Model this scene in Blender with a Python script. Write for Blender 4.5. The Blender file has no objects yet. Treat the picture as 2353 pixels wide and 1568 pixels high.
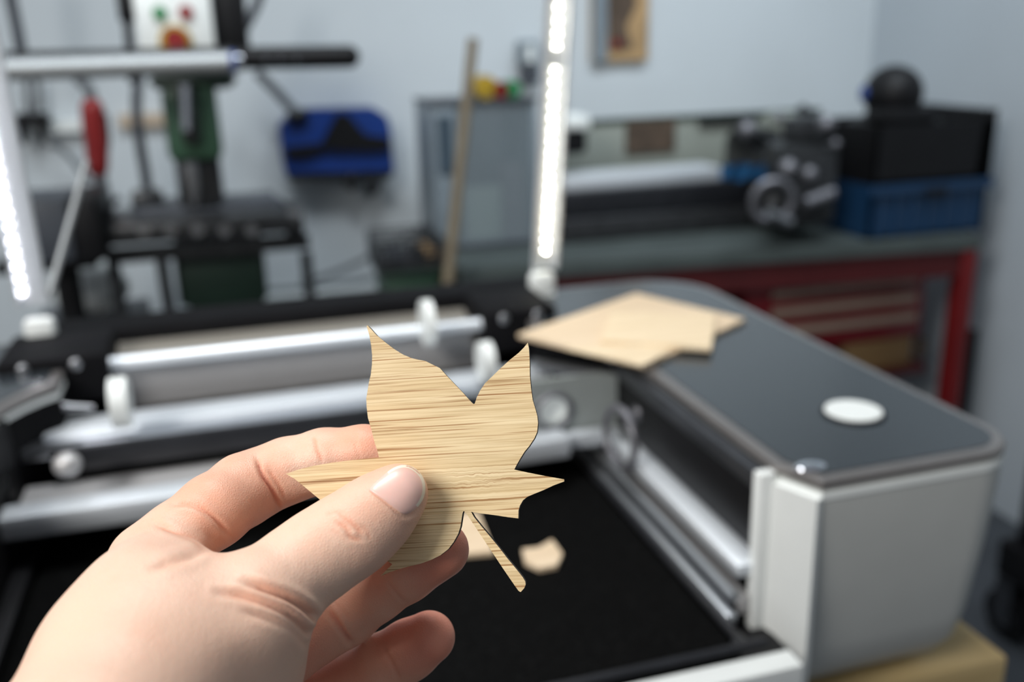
import bpy, bmesh, math, random
import numpy as np
from mathutils import Vector, Matrix
random.seed(7)
C = bpy.context.scene.collection
# ------------------------------------------------------------------ camera, world, lights, exposure
EYE = Vector((0, 0, 1.13))
F_PX, CX, CY = 2200.0, 1176.5, 784.0
M = np.array([[0.95863199, -0.2835458, -0.02502957],
              [-0.10866504, -0.28326995, -0.95286413],
              [0.2630905, 0.91616588, -0.30236315]])          # world -> camera (x right, y down, z forward)
cam_d = bpy.data.cameras.new('camera')
cam = bpy.data.objects.new('camera', cam_d); C.objects.link(cam)
rot = Matrix([[M[0][0], -M[1][0], -M[2][0]], [M[0][1], -M[1][1], -M[2][1]], [M[0][2], -M[1][2], -M[2][2]]])
cam.matrix_world = Matrix.Translation(EYE) @ rot.to_4x4()
cam_d.sensor_width = 22.3; cam_d.lens = 22.3 * F_PX / 2353.0
cam_d.clip_start = 0.02; cam_d.clip_end = 50
cam_d.dof.use_dof = True; cam_d.dof.focus_distance = 0.2425; cam_d.dof.aperture_fstop = 4.7
bpy.context.scene.camera = cam
vs = bpy.context.scene.view_settings
vs.view_transform = 'Standard'; vs.look = 'None'; vs.gamma = 1; vs.use_curve_mapping = False; vs.exposure = 0.0
wd = bpy.data.worlds.new('room_ambience'); bpy.context.scene.world = wd; wd.use_nodes = True
wd.node_tree.nodes['Background'].inputs[0].default_value = (0.66, 0.72, 0.80, 1)
wd.node_tree.nodes['Background'].inputs[1].default_value = 0.28
def area(name, loc, target, sx, sy, power, col, spread=180):
    l = bpy.data.lights.new(name, 'AREA'); l.shape = 'RECTANGLE'; l.size = sx; l.size_y = sy
    l.energy = power; l.color = col; l.spread = math.radians(spread)
    o = bpy.data.objects.new(name, l); C.objects.link(o); o.location = loc
    o.rotation_euler = (Vector(target) - Vector(loc)).to_track_quat('-Z', 'Y').to_euler()
    return o
area('window_daylight', (-1.15, -0.35, 2.05), (-0.02, 0.25, 1.0), 0.75, 0.75, 31, (1.0, 0.97, 0.93))
area('ceiling_lamp_back', (1.00, 1.25, 2.35), (1.25, 2.1, 0.95), 1.1, 0.3, 7.2, (0.84, 0.93, 1.0), 100)
area('left_wall_fill', (-0.3, 1.05, 2.35), (-0.25, 2.0, 0.75), 1.1, 0.35, 4.7, (0.84, 0.93, 1.0), 100)  # unseen added light, aimed to brighten the left part of the wall
area('machine_fill_light', (0.05, 0.75, 2.45), (0.05, 0.7, 0.9), 0.5, 0.5, 8.0, (0.97, 0.99, 1.0), 120)  # added overhead fill, brightens the machine tops and the hand

# ------------------------------------------------------------------ unprojection helpers (pixel of the photograph -> point in the room)
def ray(x, y):
    return Vector(M.T @ np.array([(x - CX) / F_PX, (y - CY) / F_PX, 1.0]))
def onz(x, y, z): r = ray(x, y); return EYE + r * ((z - EYE.z) / r.z)
def ony(x, y, Y): r = ray(x, y); return EYE + r * (Y / r.y)
def onx(x, y, X): r = ray(x, y); return EYE + r * (X / r.x)
def ond(x, y, d): return EYE + ray(x, y) * d

# ------------------------------------------------------------------ materials
def new_mat(name):
    m = bpy.data.materials.new(name); m.use_nodes = True
    return m, m.node_tree.nodes, m.node_tree.links, m.node_tree.nodes['Principled BSDF']
def mat(name, col, rough=0.5, metal=0.0, var=0.12, scale=40, bump=0.0, spec=0.5, coat=0.0, trans=0.0, stretch=(1, 1, 1)):
    m, N, L, b = new_mat(name)
    tc = N.new('ShaderNodeTexCoord'); mp = N.new('ShaderNodeMapping'); mp.inputs['Scale'].default_value = stretch
    ns = N.new('ShaderNodeTexNoise'); ns.inputs['Scale'].default_value = scale; ns.inputs['Detail'].default_value = 4
    L.new(tc.outputs['Object'], mp.inputs[0]); L.new(mp.outputs[0], ns.inputs['Vector'])
    cr = N.new('ShaderNodeValToRGB'); L.new(ns.outputs['Fac'], cr.inputs[0])
    cr.color_ramp.elements[0].position = 0.3; cr.color_ramp.elements[1].position = 0.7
    cr.color_ramp.elements[0].color = [c * (1 - var) for c in col] + [1]
    cr.color_ramp.elements[1].color = [min(1, c * (1 + var * .6)) for c in col] + [1]
    L.new(cr.outputs[0], b.inputs['Base Color'])
    b.inputs['Roughness'].default_value = rough; b.inputs['Metallic'].default_value = metal
    b.inputs['Specular IOR Level'].default_value = spec; b.inputs['Coat Weight'].default_value = coat
    b.inputs['Transmission Weight'].default_value = trans
    if bump:
        bp = N.new('ShaderNodeBump'); bp.inputs['Strength'].default_value = bump; bp.inputs['Distance'].default_value = 0.001
        L.new(ns.outputs['Fac'], bp.inputs['Height']); L.new(bp.outputs[0], b.inputs['Normal'])
    return m
def emit(name, col, s):
    m, N, L, b = new_mat(name)
    b.inputs['Base Color'].default_value = (*col, 1); b.inputs['Emission Color'].default_value = (*col, 1)
    b.inputs['Emission Strength'].default_value = s
    return m
MT = dict(
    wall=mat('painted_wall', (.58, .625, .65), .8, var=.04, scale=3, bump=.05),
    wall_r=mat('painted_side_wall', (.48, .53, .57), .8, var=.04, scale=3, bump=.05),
    floor=mat('dark_concrete', (.055, .062, .072), .6, var=.3, scale=8, bump=.2),
    white=mat('white_powder_coat', (.80, .82, .80), .42, var=.02),
    shell=mat('shaded_white_shell', (.50, .51, .49), .42, var=.02),  # white coat darkened: the front's weaker light is put into the colour
    plastic_w=mat('white_plastic', (.82, .85, .83), .35, var=.03),
    rim=mat('bronze_grey_trim', (.30, .28, .27), .28, .7, var=.05),
    black=mat('black_plastic', (.006, .006, .007), .5, var=.2, spec=.25),
    blackm=mat('black_anodised_metal', (.02, .021, .025), .32, .3, var=.2),
    matte=mat('matte_black_metal', (.006, .006, .007), .7, var=.2, spec=.08),
    endplate=mat('pale_grey_green_plate', (.36, .39, .38), .5, .3, var=.05),
    dull=mat('dull_cast_steel', (.22, .22, .24), .5, .7, var=.2),
    lamp=mat('satin_lamp_aluminium', (.38, .40, .41), .5, .6, var=.05),
    beigew=mat('beige_batten', (.50, .40, .30), .7),
    satin=mat('dark_grey_metal', (.07, .075, .085), .35, .6, var=.1),
    alu=mat('brushed_aluminium', (.72, .75, .80), .28, 1.0, var=.08, scale=60, stretch=(1, 30, 30)),
    alu_y=mat('brushed_aluminium_side', (.62, .65, .68), .34, .9, var=.08, scale=60, stretch=(30, 1, 30)),
    aluw=mat('pale_satin_aluminium', (.80, .84, .88), .42, .55, var=.05, scale=60, stretch=(1, 30, 30)),
    plate=mat('grey_sheet_steel', (.52, .51, .51), .45, .45, var=.08, scale=50, stretch=(1, 20, 20)),
    beige=mat('brownish_sheet_metal', (.46, .42, .36), .4, .6, var=.1, scale=50, stretch=(1, 20, 20)),
    chrome=mat('chrome', (.85, .86, .9), .15, 1.0, var=.02),
    steel=mat('machined_steel', (.35, .36, .38), .35, .9, var=.2),
    darksteel=mat('oily_dark_steel', (.05, .052, .055), .35, .6, var=.3),
    green=mat('green_machine_enamel', (.035, .085, .05), .45, var=.2, scale=12),
    darkgreen=mat('dark_green_enamel', (.012, .03, .02), .45, var=.2, scale=12),
    greengrey=mat('grey_green_enamel', (.26, .28, .245), .5, var=.08, scale=10),
    red=mat('red_enamel', (.17, .003, .008), .4, var=.15, scale=10),
    redb=mat('bright_red_plastic', (.24, .014, .014), .4, var=.1),
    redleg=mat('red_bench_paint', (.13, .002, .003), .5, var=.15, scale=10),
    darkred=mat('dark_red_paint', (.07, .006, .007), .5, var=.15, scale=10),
    benchtop=mat('grey_green_worktop', (.065, .08, .077), .5, var=.15, scale=10),
    blue=mat('blue_plastic', (.005, .035, .20), .4, var=.1),
    bluec=mat('blue_crate_plastic', (.006, .035, .09), .5, var=.1),
    bluel=mat('light_blue_cloth', (.02, .14, .32), .8, var=.2),
    cream=mat('cream_board', (.42, .42, .34), .6, var=.05),
    pinkbox=mat('dusty_pink_card', (.22, .17, .17), .7, var=.1),
    drawer=mat('beige_drawer_strip', (.36, .27, .21), .5, var=.08),
    cab=mat('blue_grey_cabinet', (.20, .24, .27), .4, var=.08),
    cabdk=mat('slate_cabinet_side', (.05, .075, .10), .4, var=.1),
    yellow=mat('yellow_plastic', (.40, .26, .02), .5), green2=mat('green_plastic', (.03, .22, .08), .5),
    tan=mat('tan_card', (.42, .27, .13), .7, var=.25, scale=14),
    brown=mat('dark_brown_print', (.09, .06, .04), .7, var=.4, scale=25),
    slate=mat('slate_grey_case', (.055, .062, .075), .5, var=.1),
    cable=mat('grey_cable', (.12, .13, .14), .6, var=.1),
    nail=None)
def wood(name, c1, c2, sc=(1, 14, 14), rough=.6):
    m, N, L, b = new_mat(name)
    tc = N.new('ShaderNodeTexCoord'); mp = N.new('ShaderNodeMapping'); mp.inputs['Scale'].default_value = sc
    ns = N.new('ShaderNodeTexNoise'); ns.inputs['Scale'].default_value = 8; ns.inputs['Detail'].default_value = 6
    cr = N.new('ShaderNodeValToRGB'); cr.color_ramp.elements[0].color = (*c1, 1); cr.color_ramp.elements[1].color = (*c2, 1)
    cr.color_ramp.elements[0].position = .3; cr.color_ramp.elements[1].position = .7
    L.new(tc.outputs['Object'], mp.inputs[0]); L.new(mp.outputs[0], ns.inputs['Vector']); L.new(ns.outputs['Fac'], cr.inputs[0])
    L.new(cr.outputs[0], b.inputs['Base Color']); b.inputs['Roughness'].default_value = rough
    return m
MT['ply'] = wood('pale_plywood', (.66, .50, .33), (.76, .60, .42))
MT['ply2'] = wood('yellowish_plywood', (.72, .56, .36), (.84, .69, .48))
MT['table'] = wood('golden_table_wood', (.42, .30, .13), (.55, .41, .20))
MT['stick'] = wood('weathered_stick_wood', (.13, .10, .065), (.20, .16, .10), (14, 14, 1))
MT['offcut'] = wood('brown_offcut_wood', (.16, .09, .035), (.24, .15, .06))
MT['led'] = emit('lit_warm_led', (1.0, .93, .74), 110)
MT['led_l'] = emit('lit_cool_led', (.96, .95, 1.0), 110)

# glossy carbon-look deck
def deck_mat():
    m, N, L, b = new_mat('glossy_carbon_deck')
    tc = N.new('ShaderNodeTexCoord'); mp = N.new('ShaderNodeMapping')
    mp.inputs['Rotation'].default_value = (0, 0, math.radians(45)); mp.inputs['Scale'].default_value = (420, 420, 420)
    ck = N.new('ShaderNodeTexChecker'); ck.inputs['Scale'].default_value = 1
    ck.inputs['Color1'].default_value = (.016, .020, .024, 1); ck.inputs['Color2'].default_value = (.034, .041, .047, 1)
    L.new(tc.outputs['Object'], mp.inputs[0]); L.new(mp.outputs[0], ck.inputs['Vector']); L.new(ck.outputs['Color'], b.inputs['Base Color'])
    b.inputs['Roughness'].default_value = .22; b.inputs['Specular IOR Level'].default_value = .6
    b.inputs['Coat Weight'].default_value = .15; b.inputs['Coat Roughness'].default_value = .15
    return m
MT['deck'] = deck_mat()
def bed_mat():
    m, N, L, b = new_mat('black_honeycomb_bed')
    tc = N.new('ShaderNodeTexCoord'); vo = N.new('ShaderNodeTexVoronoi'); vo.inputs['Scale'].default_value = 260
    vo.feature = 'DISTANCE_TO_EDGE'
    cr = N.new('ShaderNodeValToRGB'); cr.color_ramp.elements[0].color = (.005, .005, .005, 1); cr.color_ramp.elements[1].color = (.001, .001, .001, 1)
    cr.color_ramp.elements[1].position = .15
    L.new(tc.outputs['Object'], vo.inputs['Vector']); L.new(vo.outputs['Distance'], cr.inputs[0]); L.new(cr.outputs[0], b.inputs['Base Color'])
    bp = N.new('ShaderNodeBump'); bp.invert = True; bp.inputs['Strength'].default_value = .6; bp.inputs['Distance'].default_value = .002
    L.new(vo.outputs['Distance'], bp.inputs['Height']); L.new(bp.outputs[0], b.inputs['Normal'])
    b.inputs['Roughness'].default_value = .8; b.inputs['Specular IOR Level'].default_value = .06
    return m
MT['bed'] = bed_mat()

# ------------------------------------------------------------------ mesh builder
class MB:
    def __init__(s): s.bm = bmesh.new()
    def _xf(s, vs, mx): bmesh.ops.transform(s.bm, matrix=mx, verts=vs)
    def box(s, c, d, rz=0, bev=0.0, mx=None, seg=2):
        r = bmesh.ops.create_cube(s.bm, size=1); vs = r['verts']
        bmesh.ops.scale(s.bm, vec=d, verts=vs)
        if bev:
            es = list({e for v in vs for e in v.link_edges})
            r = bmesh.ops.bevel(s.bm, geom=es, offset=bev, segments=seg, affect='EDGES', profile=.5)
            vs = list({v for f in r['faces'] for v in f.verts} | {v for v in vs if v.is_valid})
        s._xf(vs, (mx or Matrix.Translation(Vector(c)) @ Matrix.Rotation(rz, 4, 'Z')))
        return s
    def mm(s, x0, x1, y0, y1, z0, z1, bev=0.0, seg=2):
        return s.box(((x0 + x1) / 2, (y0 + y1) / 2, (z0 + z1) / 2), (abs(x1 - x0), abs(y1 - y0), abs(z1 - z0)), 0, bev, seg=seg)
    def px(s, x0, y0, x1, y1, Y, t, bev=0.0):       # block whose front face, at distance Y, covers a pixel box
        a = ony(x0, (y0 + y1) / 2, Y); b = ony(x1, (y0 + y1) / 2, Y)
        c = ony((x0 + x1) / 2, y0, Y); d = ony((x0 + x1) / 2, y1, Y)
        return s.mm(a.x, b.x, Y, Y + t, d.z, c.z, bev)
    def cyl(s, a, b, r, r2=None, n=20):
        a = Vector(a); b = Vector(b); d = b - a
        r2 = r if r2 is None else r2
        q = d.to_track_quat('Z', 'Y').to_matrix().to_4x4()
        bmesh.ops.create_cone(s.bm, cap_ends=True, segments=n, radius1=r, radius2=r2, depth=d.length, matrix=Matrix.Translation((a + b) / 2) @ q)
        return s
    def sph(s, c, r, sc=(1, 1, 1), n=20):
        bmesh.ops.create_uvsphere(s.bm, u_segments=n, v_segments=n // 2 + 2, radius=r, matrix=Matrix.Translation(Vector(c)) @ Matrix.Diagonal((*sc, 1)))
        return s
    def tube(s, pts, r, n=10, closed=False):
        P = catmull([Vector(p) for p in pts], 6) if len(pts) > 2 and not closed else [Vector(p) for p in pts]
        rings = []; up = Vector((.13, .21, .97)).normalized()
        m = len(P)
        for i, p in enumerate(P):
            if closed: t = P[(i + 1) % m] - P[i - 1]
            else: t = P[min(i + 1, m - 1)] - P[max(i - 1, 0)]
            t.normalize(); u = t.cross(up)
            if u.length < .1: u = t.cross(Vector((1, 0, 0)))
            u.normalize(); w = t.cross(u)
            rings.append([s.bm.verts.new(p + r * (math.cos(2 * math.pi * k / n) * u + math.sin(2 * math.pi * k / n) * w)) for k in range(n)])
        for i in range(m if closed else m - 1):
            A = rings[i]; B = rings[(i + 1) % m]
            for k in range(n): s.bm.faces.new((A[k], A[(k + 1) % n], B[(k + 1) % n], B[k]))
        if not closed: s.bm.faces.new(rings[0][::-1]); s.bm.faces.new(rings[-1])
        return s
    def torus(s, c, R, r, axis, n=28):
        q = Vector(axis).to_track_quat('Z', 'Y').to_matrix()
        return s.tube([Vector(c) + q @ Vector((R * math.cos(2 * math.pi * k / n), R * math.sin(2 * math.pi * k / n), 0)) for k in range(n)], r, 8, True)
    def prism(s, pts, z0, z1, bev=0.0):              # outline in plan, extruded in z
        b = [s.bm.verts.new((p[0], p[1], z0)) for p in pts]; t = [s.bm.verts.new((p[0], p[1], z1)) for p in pts]
        s.bm.faces.new(b[::-1]); f = s.bm.faces.new(t)
        n = len(pts)
        for k in range(n): s.bm.faces.new((b[k], b[(k + 1) % n], t[(k + 1) % n], t[k]))
        if bev: bmesh.ops.bevel(s.bm, geom=list(f.edges), offset=bev, segments=2, affect='EDGES')
        return s
    def plate(s, pts, n):                            # 3-D outline pushed along a vector
        n = Vector(n); a = [s.bm.verts.new(Vector(p)) for p in pts]; b = [s.bm.verts.new(Vector(p) + n) for p in pts]
        s.bm.faces.new(a); s.bm.faces.new(b[::-1]); k = len(pts)
        for i in range(k): s.bm.faces.new((a[i], b[i], b[(i + 1) % k], a[(i + 1) % k]))
        return s
    def build(s, name, m, parent=None, smooth=True, rec=True):
        if rec: bmesh.ops.recalc_face_normals(s.bm, faces=s.bm.faces)
        me = bpy.data.meshes.new(name); s.bm.to_mesh(me); s.bm.free()
        for x in (m if isinstance(m, (list, tuple)) else [m]): me.materials.append(MT[x] if isinstance(x, str) else x)
        o = bpy.data.objects.new(name, me); C.objects.link(o)
        if smooth:
            me.polygons.foreach_set('use_smooth', [True] * len(me.polygons))
            me.set_sharp_from_angle(angle=math.radians(35))
        if parent:
            o.parent = parent; o.location = -world_loc(parent)
        return o
def world_loc(o):
    v = Vector(o.location)
    while o.parent: o = o.parent; v = v + Vector(o.location)
    return v
def catmull(P, k):
    out = []; n = len(P)
    for i in range(n - 1):
        p0, p1, p2, p3 = P[max(i - 1, 0)], P[i], P[i + 1], P[min(i + 2, n - 1)]
        for j in range(k):
            t = j / k
            out.append(.5 * ((2 * p1) + (p2 - p0) * t + (2 * p0 - 5 * p1 + 4 * p2 - p3) * t * t + (3 * p1 - p0 - 3 * p2 + p3) * t ** 3))
    out.append(P[-1]); return out
def thing(name, label, cat, loc, group=None):
    o = bpy.data.objects.new(name, None); C.objects.link(o); o.location = loc; o.empty_display_size = .05
    o['label'] = label; o['category'] = cat
    if group: o['group'] = group
    return o
def tag(o, label, cat, group=None):
    o['label'] = label; o['category'] = cat
    if group: o['group'] = group
    return o
def struct(o): o['kind'] = 'structure'; return o

# ------------------------------------------------------------------ room shell
WY, WX = 2.32, 1.70
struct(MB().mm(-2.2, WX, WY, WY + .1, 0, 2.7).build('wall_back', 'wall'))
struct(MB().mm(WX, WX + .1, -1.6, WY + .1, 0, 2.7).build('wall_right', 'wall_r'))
struct(MB().mm(-2.2, WX + .1, -1.6, WY + .1, -.1, 0).build('floor', 'floor'))

# ------------------------------------------------------------------ table under the machine
TZ = .735
t = thing('work_table', 'golden wooden table top carrying the white laser cutter', 'table', (-.05, .75, 0))
MB().mm(-.56, .455, .424, 1.03, TZ - .045, TZ, .003).build('table_top', 'table', t)
for x in (-.5, .39):
    for y in (.48, .97): MB().mm(x - .03, x + .03, y - .03, y + .03, 0, TZ - .045, .003).build('leg', 'table', t)

# ------------------------------------------------------------------ laser cutter
DZ = .895
lc = thing('laser_cutter', 'white desktop laser cutter with open lid, black bed and glossy grey side deck', 'laser cutter', (.05, .65, TZ))
def outline(mir=1):
    P = [(.279, .437), (.292, .409)]
    P += arc(.400, .441, .031, -90, 0, 6)
    P += arc(.367, .795, .064, 0, 90, 8)
    P += [(.235, .859), (.235, .735)]
    P += arc2((.235, .735), (.279, .70), (.279, .60), 8)
    return P
def arc(cx, cy, r, a0, a1, n): return [(cx + r * math.cos(math.radians(a0 + (a1 - a0) * k / n)), cy + r * math.sin(math.radians(a0 + (a1 - a0) * k / n))) for k in range(n + 1)]
def arc2(a, b, c, n): return [((1 - t) ** 2 * a[0] + 2 * t * (1 - t) * b[0] + t * t * c[0], (1 - t) ** 2 * a[1] + 2 * t * (1 - t) * b[1] + t * t * c[1]) for t in [k / n for k in range(1, n + 1)]]
def inset(P, d):
    n = len(P); out = []
    for i in range(n):
        a = Vector(P[i - 1]); b = Vector(P[i]); c = Vector(P[(i + 1) % n])
        e1 = (b - a).normalized(); e2 = (c - b).normalized()
        n1 = Vector((-e1.y, e1.x)); n2 = Vector((-e2.y, e2.x)); m = (n1 + n2)
        if m.length < 1e-4: m = n1
        m.normalize(); k = min(1 / max(m.dot(n1), .5), 1.6)
        out.append((b.x + m.x * d * k, b.y + m.y * d * k))
    return out
OUT = outline()
def mirror(P): return [(.095 - p[0], p[1]) for p in P][::-1]      # the left housing mirrors the right one
def loft(P, levels):
    mb = MB(); rings = []
    for z, d in levels:
        Q = inset(P, d) if d else P
        rings.append([mb.bm.verts.new((q[0], q[1], z)) for q in Q])
    n = len(P)
    for A, B in zip(rings[:-1], rings[1:]):
        for k in range(n): mb.bm.faces.new((A[k], A[(k + 1) % n], B[(k + 1) % n], B[k]))
    mb.bm.faces.new(rings[0]); mb.bm.faces.new(rings[-1])
    return mb
# the outer wall of the housing leans in a little towards its rounded foot; the inner wall stays upright
def shell_levels(P, mir):
    mb = MB(); rings = []
    for z, d in ((DZ - .006, .0), (DZ - .03, .0008), (DZ - .07, .004), (DZ - .115, .009), (DZ - .135, .014), (DZ - .15, .024), (DZ - .158, .040)):
        ring = []
        Q = inset(P, d)
        for p, q in zip(P, Q):
            xo = (.095 - p[0]) if mir else p[0]
            keep = xo < .30
            x, y = (p[0], q[1]) if keep else q
            ring.append(mb.bm.verts.new((x, y, z)))
        rings.append(ring)
    n = len(P)
    for A, B in zip(rings[:-1], rings[1:]):
        for k in range(n):
            f = mb.bm.faces.new((A[k], A[(k + 1) % n], B[(k + 1) % n], B[k]))
            c = f.calc_center_median(); xo = (.095 - c.x) if mir else c.x
            if xo < .281 and c.y < .80: f.material_index = 1
    mb.bm.faces.new(rings[0]); mb.bm.faces.new(rings[-1])
    return mb
for mir in (0, 1):
    P = mirror(OUT) if mir else OUT
    hs = shell_levels(P, mir).build('side_housing', ['shell', 'matte'], lc)
    loft(P, ((DZ - .0118, -.0006), (DZ - .0078, -.0006), (DZ - .0076, .001))).build('housing_lip', 'plastic_w', lc)
    loft(P, ((DZ - .007, .0012), (DZ - .005, -.0005), (DZ - .0015, -.0005), (DZ, .001), (DZ, .008), (DZ - .002, .009))).build('deck_trim', 'rim', lc)
    dk = loft(P, ((DZ - .004, .007), (DZ + .0006, .007))).build('deck_panel', 'deck', lc)
# white chamfered end face of the right housing
MB().plate([(.2785, .4385, DZ - .010), (.2917, .408, DZ - .010), (.2917, .408, DZ - .155), (.2785, .4385, DZ - .155)], (-.004, -.0016, 0)).build('end_cap', 'white', lc)
MB().mm(.268, .2785, .4335, .441, DZ - .150, DZ - .004, .001).build('inner_post', 'white', lc)
MB().sph(onz(1862, 1072, DZ + .001), .0075, (1.3, .8, .25)).build('corner_highlight', 'chrome', lc)  # added chrome bump stands for a highlight on the deck corner
a = onz(1960, 952, DZ)
MB().cyl((a.x, a.y, DZ), (a.x, a.y, DZ + .003), .0185, .0175, n=40).build('power_button', 'plastic_w', lc)['label'] = 'round white power button'
MB().torus((a.x, a.y, DZ + .0012), .0187, .0012, (0, 0, 1)).build('button_ring', 'black', lc)
# tray and bed
BZ = .80
MB().mm(-.185, .28, .405, .86, DZ - .145, DZ - .105, .004).build('base_tray', 'black', lc)
MB().mm(-.155, .2495, .4060, .80, BZ - .012, BZ, .010, 3).build('honeycomb_bed', 'bed', lc)
fr = MB()
fr.tube([(.2485, .70, BZ), (.2485, .432, BZ), (.2485, .418, BZ), (.243, .410, BZ), (.230, .4075, BZ), (-.15, .4075, BZ)], .0028, 8)
fr.build('bed_frame', 'blackm', lc)
MB().mm(-.19, .272, .384, .4000, DZ - .15, BZ - .001, .002).build('front_sill', 'white', lc)
# rails along the right inner wall (front to back)
MB().mm(.2505, .2575, .432, .72, BZ - .004, BZ + .004, .0015).build('bed_rail', 'alu_y', lc)
MB().mm(.2580, .2600, .436, .72, BZ - .004, BZ + .006, .0005).build('dark_channel', 'blackm', lc)
MB().mm(.2602, .2675, .436, .72, BZ + .000, BZ + .012, .001).build('inner_step', 'plate', lc)
MB().mm(.2585, .2785, .437, .72, BZ + .024, BZ + .033, .002).build('side_rail', 'aluw', lc)
MB().cyl((.258, .437, BZ + .012), (.258, .72, BZ + .012), .0032).build('side_rod', 'alu_y', lc)
MB().mm(.2745, .2788, .441, .70, BZ + .034, DZ - .018, .001).build('inner_liner', 'black', lc)
MB().mm(.2700, .2785, .441, .66, DZ - .018, DZ - .006, .001).build('inner_lip', 'satin', lc)
# left inner rails
MB().mm(-.166, -.154, .414, .72, BZ - .004, BZ + .004, .0015).build('bed_rail', 'black', lc)
MB().mm(-.1836, -.168, .437, .72, BZ - .05, DZ - .008, .002).build('inner_liner', 'black', lc)
# rear body
MB().mm(-.185, .282, .862, .915, DZ - .135, DZ + .002, .004).build('rear_bar', 'matte', lc)
MB().mm(-.11, .20, .802, .862, DZ - .10, DZ - .010, .002).build('rear_sheet', 'beige', lc)
MB().cyl((-.112, .785, DZ - .006), (.199, .785, DZ - .006), .0062).build('rear_rod', 'aluw', lc)
MB().mm(-.105, .190, .790, .796, DZ - .045, DZ - .014).build('back_plate', 'plate', lc)
# hinges
for x0, x1 in ((-.187, -.108), (.197, .262)):
    h = MB().mm(x0, x1, .765, .845, DZ - .028, DZ + .010, .004).build('hinge_block', 'matte', lc)
    for k in (.25, .72): MB().sph((x0 + (x1 - x0) * k, .766, DZ + .003), .0048, (1, .5, 1)).build('screw', 'steel', h)
# gantry: broad aluminium beam with black belt bar, rollers and carriage
GZ = .860
g = MB().mm(-.185, .243, .722, .755, GZ - .014, GZ, .003)
g.build('gantry_beam', 'aluw', lc)
g = MB().mm(-.178, .240, .703, .722, GZ - .012, GZ - .003, .002).build('beam_step', 'alu', lc)
MB().mm(-.145, .235, .696, .703, GZ - .022, GZ - .003, .002).build('belt_bar', 'blackm', lc)
MB().mm(-.145, .240, .756, .768, GZ - .018, GZ - .010).build('beam_shadow_gap', 'satin', lc)
MB().mm(-.165, .235, .650, .700, GZ - .034, GZ - .030).build('carriage_plate', 'plate', lc)
MB().mm(-.20, .225, .628, .651, GZ - .036, GZ - .019, .003).build('front_beam', 'aluw', lc)
def disc(x, y, z, r, th, m, nm='roller'):
    return MB().cyl((x - th / 2, y, z), (x + th / 2, y, z), r, n=32).build(nm, m, lc)
q = ony(982, 742, .765); disc(q.x, .765, q.z, .0195, .008, 'plastic_w')['label'] = 'white roller disc near the rear rod'
q = ony(1116, 830, .715); disc(q.x, .715, q.z, .0160, .010, 'plastic_w')['label'] = 'white roller disc at the right of the beam'
q = ony(277, 925, .70); disc(q.x, .70, q.z, .0185, .012, 'plastic_w')['label'] = 'white roller disc at the left of the beam'
MB().mm(-.205, -.168, .62, .675, GZ - .035, GZ + .000, .006).build('end_bracket', 'aluw', lc)
MB().mm(-.24, -.185, .615, .66, GZ - .040, GZ - .012, .006).build('motor', 'black', lc)
MB().sph(ony(155, 1068, .66), .0085, (1.1, 1, 1)).build('idler_wheel', 'plate', lc)
MB().cyl(ony(118, 935, .745), ony(215, 938, .745), .004, .002).build('spring', 'steel', lc)
# right end plate with an oval opening
def oval_plate():
    mb = MB(); Y = .655
    x0, x1 = ony(1190, 950, Y).x, ony(1418, 950, Y).x
    z0, z1 = ony(1300, 1020, Y).z, ony(1300, 868, Y).z
    cx, cz = ony(1268, 945, Y).x, ony(1268, 945, Y).z
    n = 32; rx, rz = .0135, .0115
    o = []; i = []
    for k in range(n):
        a = 2 * math.pi * k / n; c, s_ = math.cos(a), math.sin(a)
        tx = ((x1 if c > 0 else x0) - cx) / c if abs(c) > 1e-6 else 1e9
        tz = ((z1 if s_ > 0 else z0) - cz) / s_ if abs(s_) > 1e-6 else 1e9
        tt = min(tx, tz); o.append((cx + c * tt, cz + s_ * tt)); i.append((cx + rx * c, cz + rz * s_))
    V = [[mb.bm.verts.new((p[0], y, p[1])) for p in L_] for y in (Y, Y + .004) for L_ in (o, i)]
    for k in range(n):
        j = (k + 1) % n
        mb.bm.faces.new((V[0][k], V[0][j], V[1][j], V[1][k])); mb.bm.faces.new((V[2][k], V[3][k], V[3][j], V[2][j]))
        mb.bm.faces.new((V[0][k], V[2][k], V[2][j], V[0][j])); mb.bm.faces.new((V[1][k], V[1][j], V[3][j], V[3][k]))
    return mb
oval_plate().build('end_plate', 'endplate', lc)
MB().cyl(ony(1285, 955, .664), ony(1285, 955, .672), .017).build('oval_light_disc', 'plastic_w', lc)  # added pale disc stands for the light inside the oval opening
MB().torus(ony(1272, 945, .653), .0135, .0022, (0, 1, 0)).build('oval_collar', 'dull', lc)
MB().px(1100, 1010, 1420, 1042, .640, .012, .002).build('end_plate_foot', 'aluw', lc)
ch = MB()
for k in range(16):
    p = onz(1232 + k * 11, 838 + 14 * math.sin(k / 15 * 1.4) + (k * .8), DZ - .022); ch.box(p, (.0042, .012, .008), .2, .001)
ch.build('cable_chain', 'steel', lc)
MB().px(1290, 850, 1405, 905, .72, .03, .003).build('pulley_housing', 'satin', lc)
MB().torus(ony(1425, 1005, .60), .022, .003, (1, .1, 0)).build('drive_ring', 'dull', lc)
MB().sph(ony(1470, 950, .62), .007).build('guide_wheel', 'dull', lc)
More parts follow.
